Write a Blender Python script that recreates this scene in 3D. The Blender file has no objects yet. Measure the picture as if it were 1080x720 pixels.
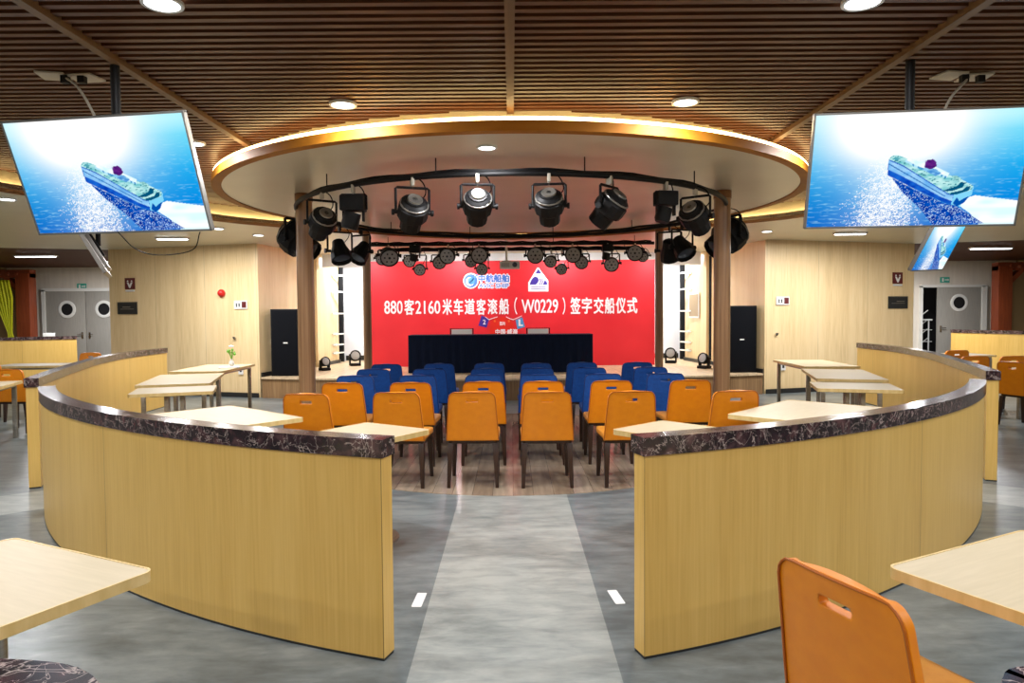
import bpy, bmesh, math, random
from mathutils import Vector, Matrix
random.seed(7)
C = bpy.context.scene.collection
PI = math.pi
R2_ = math.radians

# ------------------------------------------------------------------ helpers
def tag(o, label=None, cat=None, group=None, kind=None):
    if label: o['label'] = label
    if cat: o['category'] = cat
    if group: o['group'] = group
    if kind: o['kind'] = kind
    return o

def empty(name, loc=(0, 0, 0), rot=(0, 0, 0)):
    o = bpy.data.objects.new(name, None)
    C.objects.link(o)
    o.empty_display_size = .1
    o.location = loc
    o.rotation_euler = rot
    return o

def thing(name, label, cat, loc=(0, 0, 0), rz=0, group=None, rot=None):
    o = empty(name, loc, rot or (0, 0, rz))
    return tag(o, label, cat, group)

class MB:
    """collects shapes, builds ONE mesh object"""
    def __init__(s):
        s.v = []; s.f = []; s.uv = {}
    def add(s, vs, fs):
        b = len(s.v)
        s.v += [tuple(v) for v in vs]
        s.f += [tuple(i + b for i in f) for f in fs]
        return b
    def box(s, c, d, M=None):
        x, y, z = d[0]/2, d[1]/2, d[2]/2
        P = [Vector((i*x, j*y, k*z)) for k in (-1, 1) for j in (-1, 1) for i in (-1, 1)]
        if M is not None: P = [M @ p for p in P]
        P = [p + Vector(c) for p in P]
        s.add(P, [(0, 2, 3, 1), (4, 5, 7, 6), (0, 1, 5, 4), (2, 6, 7, 3), (0, 4, 6, 2), (1, 3, 7, 5)])
        return s
    def cyl(s, a, b, r0, r1=None, n=20, caps=True):
        if r1 is None: r1 = r0
        a = Vector(a); b = Vector(b); d = (b - a).normalized()
        u = d.orthogonal().normalized(); w = d.cross(u)
        P = []
        for c, r in ((a, r0), (b, r1)):
            for i in range(n):
                t = 2*PI*i/n
                P.append(c + u*math.cos(t)*r + w*math.sin(t)*r)
        F = [(i, (i+1) % n, n+(i+1) % n, n+i) for i in range(n)]
        if caps: F += [tuple(range(n-1, -1, -1)), tuple(range(n, 2*n))]
        s.add(P, F)
        return s
    def taper(s, a, b, wa, wb):
        """square tapered bar, axis mostly vertical"""
        P = []
        for c, w in ((a, wa), (b, wb)):
            for i, j in ((-1, -1), (1, -1), (1, 1), (-1, 1)):
                P.append((c[0]+i*w/2, c[1]+j*w/2, c[2]))
        s.add(P, [(0, 1, 2, 3), (7, 6, 5, 4), (0, 4, 5, 1), (1, 5, 6, 2), (2, 6, 7, 3), (3, 7, 4, 0)])
        return s
    def lathe(s, prof, M=None, n=28):
        """prof: (r, z) pairs round local z"""
        P = []
        for r, z in prof:
            for i in range(n):
                t = 2*PI*i/n
                p = Vector((r*math.cos(t), r*math.sin(t), z))
                P.append(M @ p if M is not None else p)
        F = []
        for k in range(len(prof)-1):
            for i in range(n):
                F.append((k*n+i, k*n+(i+1) % n, (k+1)*n+(i+1) % n, (k+1)*n+i))
        F.append(tuple(range(n-1, -1, -1)))
        F.append(tuple(range((len(prof)-1)*n, len(prof)*n)))
        s.add(P, F)
        return s
    def tube(s, pts, r, n=8, closed=False):
        pts = [Vector(p) for p in pts]
        m = len(pts); P = []
        u = None
        for i in range(m):
            if closed: d = pts[(i+1) % m] - pts[i-1]
            else: d = pts[min(i+1, m-1)] - pts[max(i-1, 0)]
            d.normalize()
            if u is None: u = d.orthogonal().normalized()
            u = (u - d*u.dot(d)).normalized()
            w = d.cross(u)
            for k in range(n):
                t = 2*PI*k/n
                P.append(pts[i] + u*math.cos(t)*r + w*math.sin(t)*r)
        F = []
        for i in range(m if closed else m-1):
            j = (i+1) % m
            for k in range(n):
                F.append((i*n+k, i*n+(k+1) % n, j*n+(k+1) % n, j*n+k))
        if not closed:
            F.append(tuple(range(n-1, -1, -1))); F.append(tuple(range((m-1)*n, m*n)))
        s.add(P, F)
        return s
    def prism(s, out, z0, z1, M=None):
        n = len(out)
        P = [Vector((x, y, z0)) for x, y in out] + [Vector((x, y, z1)) for x, y in out]
        if M is not None: P = [M @ p for p in P]
        F = [tuple(range(n-1, -1, -1)), tuple(range(n, 2*n))] + [(i, (i+1) % n, n+(i+1) % n, n+i) for i in range(n)]
        s.add(P, F)
        return s
    def ring(s, outer, inner, z0, z1):
        """annular prism between two outlines of equal count"""
        n = len(outer)
        P = [(x, y, z0) for x, y in outer] + [(x, y, z0) for x, y in inner] + [(x, y, z1) for x, y in outer] + [(x, y, z1) for x, y in inner]
        F = []
        for i in range(n):
            j = (i+1) % n
            F += [(i, n+i, n+j, j), (2*n+i, 2*n+j, 3*n+j, 3*n+i), (i, j, 2*n+j, 2*n+i), (n+i, 3*n+i, 3*n+j, n+j)]
        s.add(P, F)
        return s
    def build(s, name, mat, parent=None, smooth=False, bevel=0, angle=35, sub=0):
        me = bpy.data.meshes.new(name)
        me.from_pydata(s.v, [], s.f)
        me.validate(verbose=False)
        bm = bmesh.new(); bm.from_mesh(me)
        bmesh.ops.recalc_face_normals(bm, faces=bm.faces)
        if bevel:
            ed = [e for e in bm.edges if len(e.link_faces) == 2 and e.calc_face_angle(0) > math.radians(40)]
            bmesh.ops.bevel(bm, geom=ed, offset=bevel, segments=2, profile=.6, affect='EDGES', clamp_overlap=True)
        bm.to_mesh(me); bm.free()
        me.materials.append(mat)
        if smooth or bevel:
            for p in me.polygons: p.use_smooth = True
            try: me.set_sharp_from_angle(angle=math.radians(angle))
            except Exception: pass
        o = bpy.data.objects.new(name, me)
        C.objects.link(o)
        if parent is not None: o.parent = parent
        if sub:
            m = o.modifiers.new('sub', 'SUBSURF'); m.levels = sub; m.render_levels = sub
        return o

def uvmesh(name, verts, faces, uvs, mat, parent=None, smooth=False):
    """uvs: one list of uv pairs per face"""
    me = bpy.data.meshes.new(name)
    me.from_pydata([tuple(v) for v in verts], [], faces)
    L = me.uv_layers.new(name='UVMap')
    k = 0
    for fi, f in enumerate(faces):
        for j in range(len(f)):
            L.data[k].uv = uvs[fi][j]; k += 1
    me.materials.append(mat)
    if smooth:
        for p in me.polygons: p.use_smooth = True
        me.set_sharp_from_angle(angle=math.radians(35))
    o = bpy.data.objects.new(name, me)
    C.objects.link(o)
    if parent is not None: o.parent = parent
    return o

def offset_path(pts, d):
    """parallel path, d to the left of travel"""
    out = []
    for i, p in enumerate(pts):
        a = pts[max(i-1, 0)]; b = pts[min(i+1, len(pts)-1)]
        t = Vector((b[0]-a[0], b[1]-a[1])).normalized()
        out.append((p[0]-t.y*d, p[1]+t.x*d))
    return out

def path_wall(name, pts, thick, z0, z1, mat, parent=None, smooth=True, over=0.0):
    """wall along pts with thickness to the left of travel; uv in metres"""
    A = offset_path(pts, -over)
    B = offset_path(pts, thick+over)
    if over:
        ta = (Vector(pts[0])-Vector(pts[1])).normalized()*over
        tb = (Vector(pts[-1])-Vector(pts[-2])).normalized()*over
        A[0] = (A[0][0]+ta.x, A[0][1]+ta.y); B[0] = (B[0][0]+ta.x, B[0][1]+ta.y)
        A[-1] = (A[-1][0]+tb.x, A[-1][1]+tb.y); B[-1] = (B[-1][0]+tb.x, B[-1][1]+tb.y)
    n = len(pts)
    s = [0]
    for i in range(1, n): s.append(s[-1]+math.dist(pts[i], pts[i-1]))
    V = [(x, y, z0) for x, y in A]+[(x, y, z1) for x, y in A]+[(x, y, z0) for x, y in B]+[(x, y, z1) for x, y in B]
    F = []; U = []
    T = thick
    for i in range(n-1):
        j = i+1
        F.append((i, j, n+j, n+i)); U.append([(s[i], z0), (s[j], z0), (s[j], z1), (s[i], z1)])
        F.append((2*n+j, 2*n+i, 3*n+i, 3*n+j)); U.append([(s[j]+7, z0), (s[i]+7, z0), (s[i]+7, z1), (s[j]+7, z1)])
        F.append((n+i, n+j, 3*n+j, 3*n+i)); U.append([(s[i], z1), (s[j], z1), (s[j], z1+T), (s[i], z1+T)])
        F.append((j, i, 2*n+i, 2*n+j)); U.append([(s[j], z0), (s[i], z0), (s[i], z0-T), (s[j], z0-T)])
    F.append((2*n, 0, n, 3*n)); U.append([(-T, z0), (0, z0), (0, z1), (-T, z1)])
    F.append((n-1, 3*n-1, 4*n-1, 2*n-1)); U.append([(s[-1], z0), (s[-1]+T, z0), (s[-1]+T, z1), (s[-1], z1)])
    return uvmesh(name, V, F, U, mat, parent, smooth)

def smooth_path(pts, per=8):
    """Catmull-Rom through pts"""
    P = [Vector(p) for p in pts]
    P = [P[0]*2-P[1]] + P + [P[-1]*2-P[-2]]
    out = []
    for i in range(1, len(P)-2):
        for k in range(per):
            t = k/per
            a, b, c, d = P[i-1], P[i], P[i+1], P[i+2]
            out.append(tuple(.5*((2*b)+(c-a)*t+(2*a-5*b+4*c-d)*t*t+(3*b-a-3*c+d)*t**3)))
    out.append(tuple(P[-2]))
    return out

def rrect(w, h, r, n=5):
    out = []
    for cx, cy, a0 in ((w/2-r, h/2-r, 0), (-w/2+r, h/2-r, 90), (-w/2+r, -h/2+r, 180), (w/2-r, -h/2+r, 270)):
        for k in range(n+1):
            a = math.radians(a0+90*k/n)
            out.append((cx+r*math.cos(a), cy+r*math.sin(a)))
    return out

def copy_tree(o, parent=None):
    c = o.copy(); C.objects.link(c); c.parent = parent
    for ch in list(o.children): copy_tree(ch, c)
    return c

# ------------------------------------------------------------------ materials
def srgb(r, g, b):
    f = lambda c: (c/255/12.92) if c/255 <= .04045 else ((c/255+.055)/1.055)**2.4
    return (f(r), f(g), f(b), 1)

def base_mat(name, col, rough=.5, metal=0, coat=0, spec=.5):
    m = bpy.data.materials.new(name); m.use_nodes = True
    b = m.node_tree.nodes['Principled BSDF']
    b.inputs['Base Color'].default_value = col
    b.inputs['Roughness'].default_value = rough
    b.inputs['Metallic'].default_value = metal
    b.inputs['Coat Weight'].default_value = coat
    b.inputs['Specular IOR Level'].default_value = spec
    return m

def ramp_mat(name, stops, scale=(1, 1, 1), nscale=5, detail=4, rough=.5, coord='Object', bump=0, metal=0, distortion=0, rough_var=0, coat=0, spec=.5):
    """noise -> colour ramp"""
    m = base_mat(name, stops[0][1], rough, metal, coat, spec)
    nt = m.node_tree; N = nt.nodes; L = nt.links
    b = N['Principled BSDF']
    tc = N.new('ShaderNodeTexCoord'); mp = N.new('ShaderNodeMapping')
    mp.inputs['Scale'].default_value = scale
    L.new(tc.outputs[coord], mp.inputs['Vector'])
    nz = N.new('ShaderNodeTexNoise'); nz.inputs['Scale'].default_value = nscale
    nz.inputs['Detail'].default_value = detail; nz.inputs['Distortion'].default_value = distortion
    L.new(mp.outputs[0], nz.inputs['Vector'])
    r = N.new('ShaderNodeValToRGB')
    el = r.color_ramp.elements
    el[0].position, el[0].color = stops[0]
    el[1].position, el[1].color = stops[-1]
    for p, c in stops[1:-1]:
        e = el.new(p); e.color = c
    L.new(nz.outputs['Fac'], r.inputs[0]); L.new(r.outputs[0], b.inputs['Base Color'])
    if bump:
        bp = N.new('ShaderNodeBump'); bp.inputs['Strength'].default_value = bump; bp.inputs['Distance'].default_value = .002
        L.new(nz.outputs['Fac'], bp.inputs['Height']); L.new(bp.outputs[0], b.inputs['Normal'])
    if rough_var:
        mr = N.new('ShaderNodeMapRange'); mr.inputs['To Min'].default_value = rough-rough_var; mr.inputs['To Max'].default_value = rough+rough_var
        L.new(nz.outputs['Fac'], mr.inputs['Value']); L.new(mr.outputs[0], b.inputs['Roughness'])
    return m

def emit_mat(name, col, strength):
    m = bpy.data.materials.new(name); m.use_nodes = True
    nt = m.node_tree; nt.nodes.clear()
    e = nt.nodes.new('ShaderNodeEmission'); o = nt.nodes.new('ShaderNodeOutputMaterial')
    e.inputs[0].default_value = col; e.inputs[1].default_value = strength
    nt.links.new(e.outputs[0], o.inputs[0])
    return m

def wood_panel(name, dark, mid, light, seam=1.22, coord='UV', rough=.38):
    """veneer: fine vertical grain, broad tone changes and thin joints every seam metres"""
    m = base_mat(name, mid, rough)
    nt = m.node_tree; N = nt.nodes; L = nt.links; b = N['Principled BSDF']
    tc = N.new('ShaderNodeTexCoord')
    def noise(sx, sy, sc, det):
        mp = N.new('ShaderNodeMapping'); mp.inputs['Scale'].default_value = (sx, sy, 1)
        L.new(tc.outputs[coord], mp.inputs['Vector'])
        nz = N.new('ShaderNodeTexNoise'); nz.inputs['Scale'].default_value = sc; nz.inputs['Detail'].default_value = det
        L.new(mp.outputs[0], nz.inputs['Vector']); return nz
    fine = noise(30, .9, 2.2, 5); broad = noise(3.2, .12, 1.6, 2)
    mx = N.new('ShaderNodeMath'); mx.operation = 'MULTIPLY_ADD'; mx.inputs[1].default_value = .55
    L.new(fine.outputs['Fac'], mx.inputs[0])
    m2 = N.new('ShaderNodeMath'); m2.operation = 'MULTIPLY'; m2.inputs[1].default_value = .45
    L.new(broad.outputs['Fac'], m2.inputs[0]); L.new(m2.outputs[0], mx.inputs[2])
    r = N.new('ShaderNodeValToRGB'); el = r.color_ramp.elements
    el[0].position, el[0].color = .30, dark
    el[1].position, el[1].color = .66, light
    e = el.new(.48); e.color = mid
    L.new(mx.outputs[0], r.inputs[0])
    sp = N.new('ShaderNodeSeparateXYZ'); L.new(tc.outputs[coord], sp.inputs[0])
    md = N.new('ShaderNodeMath'); md.operation = 'PINGPONG'; md.inputs[1].default_value = seam/2
    L.new(sp.outputs[0], md.inputs[0])
    lt = N.new('ShaderNodeMath'); lt.operation = 'LESS_THAN'; lt.inputs[1].default_value = .0022
    L.new(md.outputs[0], lt.inputs[0])
    mix = N.new('ShaderNodeMix'); mix.data_type = 'RGBA'
    L.new(lt.outputs[0], mix.inputs['Factor']); L.new(r.outputs[0], mix.inputs['A'])
    mix.inputs['B'].default_value = tuple(c*.45 for c in dark[:3])+(1,)
    L.new(mix.outputs['Result'], b.inputs['Base Color'])
    return m

def marble_mat(name):
    m = base_mat(name, srgb(60, 42, 44), .16)
    nt = m.node_tree; N = nt.nodes; L = nt.links; b = N['Principled BSDF']
    tc = N.new('ShaderNodeTexCoord')
    n1 = N.new('ShaderNodeTexNoise'); n1.inputs['Scale'].default_value = 9; n1.inputs['Detail'].default_value = 6
    L.new(tc.outputs['Object'], n1.inputs['Vector'])
    def vein(sc, wdt, seed):
        mp = N.new('ShaderNodeMapping'); mp.inputs['Location'].default_value = (seed, seed*.7, seed*1.3)
        L.new(tc.outputs['Object'], mp.inputs['Vector'])
        nz = N.new('ShaderNodeTexNoise'); nz.inputs['Scale'].default_value = sc; nz.inputs['Detail'].default_value = 4; nz.inputs['Roughness'].default_value = .6; nz.inputs['Distortion'].default_value = .9
        L.new(mp.outputs[0], nz.inputs['Vector'])
        su = N.new('ShaderNodeMath'); su.operation = 'SUBTRACT'; su.inputs[1].default_value = .5; L.new(nz.outputs['Fac'], su.inputs[0])
        ab = N.new('ShaderNodeMath'); ab.operation = 'ABSOLUTE'; L.new(su.outputs[0], ab.inputs[0])
        mr = N.new('ShaderNodeMapRange'); mr.inputs['From Min'].default_value = 0; mr.inputs['From Max'].default_value = wdt
        mr.inputs['To Min'].default_value = 1; mr.inputs['To Max'].default_value = 0; L.new(ab.outputs[0], mr.inputs['Value'])
        return mr
    va = vein(6, .010, 0); vb = vein(10, .007, 5.3)
    mul = N.new('ShaderNodeMath'); mul.operation = 'MAXIMUM'
    L.new(va.outputs[0], mul.inputs[0]); L.new(vb.outputs[0], mul.inputs[1])
    mm = N.new('ShaderNodeMath'); mm.operation = 'MULTIPLY'; mm.inputs[1].default_value = .6
    L.new(mul.outputs[0], mm.inputs[0]); mul = mm
    n2 = N.new('ShaderNodeTexNoise'); n2.inputs['Scale'].default_value = 16; n2.inputs['Detail'].default_value = 6
    L.new(tc.outputs['Object'], n2.inputs['Vector'])
    r = N.new('ShaderNodeValToRGB'); e = r.color_ramp.elements
    e[0].position, e[0].color = .35, srgb(26, 17, 20); e[1].position, e[1].color = .72, srgb(96, 66, 66)
    k = e.new(.52); k.color = srgb(50, 33, 37)
    L.new(n2.outputs['Fac'], r.inputs[0])
    mix = N.new('ShaderNodeMix'); mix.data_type = 'RGBA'
    L.new(mul.outputs[0], mix.inputs['Factor']); L.new(r.outputs[0], mix.inputs['A'])
    mix.inputs['B'].default_value = srgb(216, 196, 186)
    L.new(mix.outputs['Result'], b.inputs['Base Color'])
    return m

def floor_mat(name, stops, rough=.3):
    """vinyl floor: cloudy mottling drawn out crosswise, two scales"""
    m = base_mat(name, stops[0], rough)
    nt = m.node_tree; N = nt.nodes; L = nt.links; b = N['Principled BSDF']
    tc = N.new('ShaderNodeTexCoord')
    out = []
    for sc, sx, det, dist in ((2.0, .55, 6, .3), (11, .35, 9, .3)):
        mp = N.new('ShaderNodeMapping'); mp.inputs['Scale'].default_value = (sx, 1, 1); mp.inputs['Location'].default_value = (1.31, 2.17, .43); mp.inputs['Rotation'].default_value = (.11, .07, 0)
        L.new(tc.outputs['Object'], mp.inputs['Vector'])
        nz = N.new('ShaderNodeTexNoise'); nz.inputs['Scale'].default_value = sc; nz.inputs['Detail'].default_value = det
        nz.inputs['Distortion'].default_value = dist; nz.inputs['Roughness'].default_value = .62
        L.new(mp.outputs[0], nz.inputs['Vector']); out.append(nz)
    av = N.new('ShaderNodeMix'); av.data_type = 'FLOAT'; av.inputs['Factor'].default_value = .5
    L.new(out[0].outputs['Fac'], av.inputs['A']); L.new(out[1].outputs['Fac'], av.inputs['B'])
    r = N.new('ShaderNodeValToRGB'); e = r.color_ramp.elements
    e[0].position, e[0].color = .39, stops[0]; e[1].position, e[1].color = .61, stops[2]
    k = e.new(.5); k.color = stops[1]
    L.new(av.outputs['Result'], r.inputs[0]); L.new(r.outputs[0], b.inputs['Base Color'])
    mr = N.new('ShaderNodeMapRange'); mr.inputs['From Min'].default_value = .3; mr.inputs['From Max'].default_value = .7
    mr.inputs['To Min'].default_value = rough-.06; mr.inputs['To Max'].default_value = rough+.08
    pass
    return m

def plank_mat(name, cols, bw=.15, bl=1.2, rough=.25):
    m = base_mat(name, cols[0], rough)
    nt = m.node_tree; N = nt.nodes; L = nt.links; b = N['Principled BSDF']
    tc = N.new('ShaderNodeTexCoord'); mp = N.new('ShaderNodeMapping'); mp.inputs['Rotation'].default_value = (0, 0, PI/2)
    L.new(tc.outputs['Object'], mp.inputs['Vector'])
    br = N.new('ShaderNodeTexBrick'); br.inputs['Scale'].default_value = 1
    br.inputs['Brick Width'].default_value = bl; br.inputs['Row Height'].default_value = bw
    br.inputs['Mortar Size'].default_value = .0015; br.inputs['Color1'].default_value = cols[0]; br.inputs['Color2'].default_value = cols[1]
    br.inputs['Mortar'].default_value = tuple(c*.5 for c in cols[0][:3])+(1,)
    L.new(mp.outputs[0], br.inputs['Vector'])
    m3 = N.new('ShaderNodeMapping'); m3.inputs['Scale'].default_value = (12, 1.2, 1); m3.inputs['Location'].default_value = (.3, .7, .37)
    L.new(tc.outputs['Object'], m3.inputs['Vector'])
    nz = N.new('ShaderNodeTexNoise'); nz.inputs['Scale'].default_value = 2; nz.inputs['Detail'].default_value = 6
    L.new(m3.outputs[0], nz.inputs['Vector'])
    r = N.new('ShaderNodeValToRGB'); e = r.color_ramp.elements
    e[0].position, e[0].color = .3, (.78, .77, .76, 1); e[1].position, e[1].color = .7, (1.15, 1.14, 1.12, 1)
    L.new(nz.outputs['Fac'], r.inputs[0])
    mix = N.new('ShaderNodeMix'); mix.data_type = 'RGBA'; mix.blend_type = 'MULTIPLY'; mix.inputs['Factor'].default_value = 1
    L.new(br.outputs['Color'], mix.inputs['A']); L.new(r.outputs[0], mix.inputs['B'])
    L.new(mix.outputs['Result'], b.inputs['Base Color'])
    return m

M = {}
M['barrier'] = wood_panel('barrier_veneer', srgb(202, 160, 80), srgb(214, 174, 92), srgb(222, 184, 104), 2.1)
M['wallwood'] = wood_panel('wall_veneer', srgb(212, 182, 132), srgb(232, 204, 154), srgb(240, 215, 170), 1.2)
M['marble'] = marble_mat('dark_marble')
M['floor'] = floor_mat('grey_vinyl', (srgb(84, 91, 92), srgb(106, 114, 115), srgb(130, 136, 135)), .3)
M['floor_light'] = floor_mat('light_grey_vinyl', (srgb(122, 128, 125), srgb(148, 152, 148), srgb(170, 173, 167)), .3)
M['planks'] = plank_mat('brown_planks', (srgb(136, 118, 98), srgb(160, 144, 124)), .18, 1.2, .24)
M['stage_top'] = plank_mat('stage_boards', (srgb(205, 180, 145), srgb(215, 192, 158)), .18, 1.2, .35)
M['stage_face'] = wood_panel('stage_face_wood', srgb(112, 84, 56), srgb(140, 108, 74), srgb(165, 132, 94), .9)
M['colwood'] = ramp_mat('column_wood', [(.3, srgb(128, 94, 64)), (.5, srgb(148, 113, 80)), (.7, srgb(160, 126, 92))], (30, 30, .7), 1.5, 5, .3)
M['ceil'] = ramp_mat('beige_ceiling_paint', [(.3, srgb(200, 192, 168)), (.7, srgb(206, 198, 174))], (1, 1, 1), 2, 2, .35)
M['slat'] = ramp_mat('slat_wood', [(.3, srgb(84, 46, 22)), (.7, srgb(104, 60, 31))], (.6, 14, 14), 2, 4, .45)
M['slatbeam'] = ramp_mat('beam_wood', [(.3, srgb(110, 78, 46)), (.7, srgb(124, 90, 55))], (14, .6, 14), 2, 4, .5)
M['void'] = base_mat('dark_ceiling_void', srgb(18, 8, 4), .95)
M['gold'] = ramp_mat('gold_rim', [(.3, srgb(160, 100, 24)), (.7, srgb(176, 114, 34))], (1, 1, 4), 3, 2, .6, spec=.2)
M['rim_brown'] = ramp_mat('brown_rim', [(.3, srgb(112, 68, 34)), (.7, srgb(136, 88, 48))], (1, 1, 4), 3, 2, .35)
M['led'] = emit_mat('warm_led', (1, .70, .30, 1), 14)
M['lamp'] = emit_mat('cool_white_lamp', (.93, .97, 1, 1), 9)
M['white'] = ramp_mat('white_paint', [(.3, srgb(226, 226, 224)), (.7, srgb(236, 236, 234))], (1, 1, 1), 3, 2, .5)
M['whitewall'] = ramp_mat('pale_wall', [(.3, srgb(214, 206, 194)), (.7, srgb(224, 216, 204))], (4, 4, .5), 3, 2, .55)
M['screenwhite'] = ramp_mat('white_projection_cloth', [(.3, srgb(232, 236, 242)), (.7, srgb(240, 243, 248))], (1, 1, 1), 2, 2, .7)
M['orange'] = ramp_mat('orange_leather', [(.3, srgb(212, 122, 0)), (.7, srgb(220, 132, 2))], (1, 1, 1), 18, 4, .42, bump=.25)
M['orange_seat'] = ramp_mat('orange_seat_leather', [(.3, srgb(214, 140, 44)), (.7, srgb(224, 152, 56))], (1, 1, 1), 18, 4, .4, bump=.2)
M['piping'] = base_mat('orange_piping', srgb(168, 88, 10), .45)
M['blue'] = ramp_mat('blue_fabric', [(.3, srgb(0, 64, 138)), (.7, srgb(2, 78, 160))], (1, 1, 1), 30, 4, .6, bump=.3)
M['blue_pipe'] = base_mat('blue_piping', srgb(8, 44, 110), .6)
M['darkwood'] = ramp_mat('dark_chair_wood', [(.3, srgb(36, 20, 13)), (.7, srgb(54, 31, 21))], (20, 20, 2), 3, 4, .35)
M['table'] = ramp_mat('beige_laminate', [(.3, srgb(190, 174, 142)), (.7, srgb(198, 182, 151))], (3, 30, 1), 2, 5, .42)
M['table_edge'] = ramp_mat('table_edge_wood', [(.3, srgb(206, 176, 112)), (.7, srgb(222, 194, 134))], (8, 8, 2), 3, 3, .35)
M['steel'] = ramp_mat('brushed_steel', [(.3, srgb(150, 145, 136)), (.7, srgb(176, 170, 160))], (2, 2, 60), 4, 3, .35, metal=.9)
M['doorsteel'] = ramp_mat('door_steel', [(.3, srgb(158, 155, 148)), (.7, srgb(174, 171, 164))], (30, 30, 1), 3, 3, .4, metal=.1)
M['chrome'] = base_mat('chrome', srgb(200, 200, 200), .15, 1)
M['black'] = ramp_mat('black_metal', [(.3, srgb(7, 7, 9)), (.7, srgb(13, 13, 15))], (1, 1, 1), 30, 3, .55, spec=.25)
M['blackmatt'] = ramp_mat('black_cloth', [(.3, srgb(6, 8, 13)), (.7, srgb(10, 12, 18))], (1, 1, 1), 60, 3, .85, spec=.15)
M['greyplastic'] = base_mat('grey_lens_face', srgb(168, 168, 166), .4)
M['glass'] = base_mat('fixture_lens', srgb(70, 72, 80), .08, .3)
M['whiteplastic'] = base_mat('white_plastic', srgb(228, 228, 224), .4)
M['navy'] = ramp_mat('navy_tablecloth', [(.3, srgb(3, 12, 32)), (.7, srgb(6, 18, 42))], (8, 8, 1), 5, 4, .85, bump=.3, spec=.15)
M['red'] = ramp_mat('red_banner_cloth', [(.3, srgb(222, 28, 42)), (.7, srgb(232, 38, 50))], (1, 1, 1), 1.2, 2, .5)
M['banner_white'] = base_mat('banner_white_print', srgb(250, 240, 244), .5)
M['banner_blue'] = base_mat('banner_blue_print', srgb(70, 120, 210), .5)
M['banner_purple'] = base_mat('banner_purple_print', srgb(62, 40, 150), .5)
M['banner_skyblue'] = base_mat('banner_sky_print', srgb(80, 150, 205), .5)
M['banner_deepred'] = base_mat('banner_deep_red_print', srgb(228, 36, 14), .5)
M['banner_orange'] = base_mat('banner_orange_print', srgb(240, 110, 40), .5)
M['baseboard'] = base_mat('dark_baseboard', srgb(34, 34, 34), .4)
M['redwood'] = ramp_mat('red_brown_wood', [(.3, srgb(118, 50, 24)), (.7, srgb(142, 66, 34))], (10, 10, .8), 3, 4, .4)
M['curtain'] = ramp_mat('yellow_green_curtain', [(.3, srgb(190, 196, 10)), (.7, srgb(214, 218, 30))], (8, 8, 1), 3, 3, .7)
M['maroon'] = base_mat('maroon_sign', srgb(98, 34, 34), .4)
M['signblack'] = base_mat('dark_sign', srgb(42, 44, 44), .35)
M['signgreen'] = base_mat('green_sign', srgb(60, 170, 150), .4)
M['alarmred'] = base_mat('red_alarm', srgb(200, 30, 26), .3)
M['tvframe'] = base_mat('tv_frame_metal', srgb(150, 148, 144), .3, .8)
M['tvback'] = base_mat('tv_back_metal', srgb(150, 148, 144), .35, .6)
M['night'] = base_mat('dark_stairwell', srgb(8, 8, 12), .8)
M['cable'] = base_mat('pale_cable', srgb(170, 164, 150), .5)
M['plate'] = base_mat('ceiling_plate', srgb(190, 180, 160), .5)
M['leaf'] = base_mat('green_leaf', srgb(110, 170, 50), .6)

# ------------------------------------------------------------------ camera
P_, R_ = math.radians(2.34), math.radians(.43)
fwd = Vector((0, math.cos(P_), -math.sin(P_)))
up0 = Vector((0, math.sin(P_), math.cos(P_)))
right = Vector((math.cos(R_), 0, 0)) - up0*math.sin(R_)
up = Vector((math.sin(R_), 0, 0)) + up0*math.cos(R_)
cam = bpy.data.cameras.new('camera')
cam.lens = 24.5; cam.sensor_width = 36; cam.clip_end = 100; cam.clip_start = .02
co = bpy.data.objects.new('camera', cam); C.objects.link(co)
mw = Matrix((right, up, -fwd)).transposed().to_4x4(); mw.translation = (0, 0, 1.6)
co.matrix_world = mw
bpy.context.scene.camera = co

LAMP = .92
def area(name, loc, size, power, col=(1, .97, .93), parent=None, rot=(0, 0, 0), sy=None, spread=None):
    l = bpy.data.lights.new(name, 'AREA')
    l.energy = power*LAMP; l.color = col
    if sy: l.shape = 'RECTANGLE'; l.size = size; l.size_y = sy
    else: l.shape = 'DISK'; l.size = size
    if spread: l.spread = spread
    o = bpy.data.objects.new(name, l); C.objects.link(o); o.location = loc; o.rotation_euler = rot
    if parent: o.parent = parent
    return o

# ------------------------------------------------------------------ floor and setting
ZC = 2.97            # lower ceiling
ZS = 3.20            # slats
CY = 8.87            # centre of the round ceiling disc
f = MB(); f.box((0, 8.5, -.1), (30, 26, .2)); tag(f.build('floor', M['floor']), kind='structure')

cy0, rr = 8.54, 2.5
circ = [(rr*math.cos(2*PI*i/96), cy0+rr*math.sin(2*PI*i/96)) for i in range(96)]
f = MB(); f.prism(circ, 0, .003); o = tag(f.build('floor_round', M['planks']), kind='structure')
arc = [(x, cy0-math.sqrt(rr*rr-x*x)) for x in [.47-.94*i/10 for i in range(11)]]
f = MB(); f.prism([(-.47, -4), (.47, -4)]+arc, 0, .0015); tag(f.build('floor_aisle', M['floor_light']), kind='structure')
for nm, s in (('floor_strip_left', -1), ('floor_strip_right', 1)):
    d = Vector((s*.79, -.61)); n = Vector((d.y, -d.x))*.37
    a = Vector((0, CY))+d*3.0; b = Vector((0, CY))+d*13.5
    c = [(-.02*s, -.05), ]
    q = [a+n, b+n, b-n, a-n]
    f = MB(); f.prism([(p.x+s*.0, p.y+.36) for p in q], 0, .0012); tag(f.build(nm, M['floor_light']), kind='structure')

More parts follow.
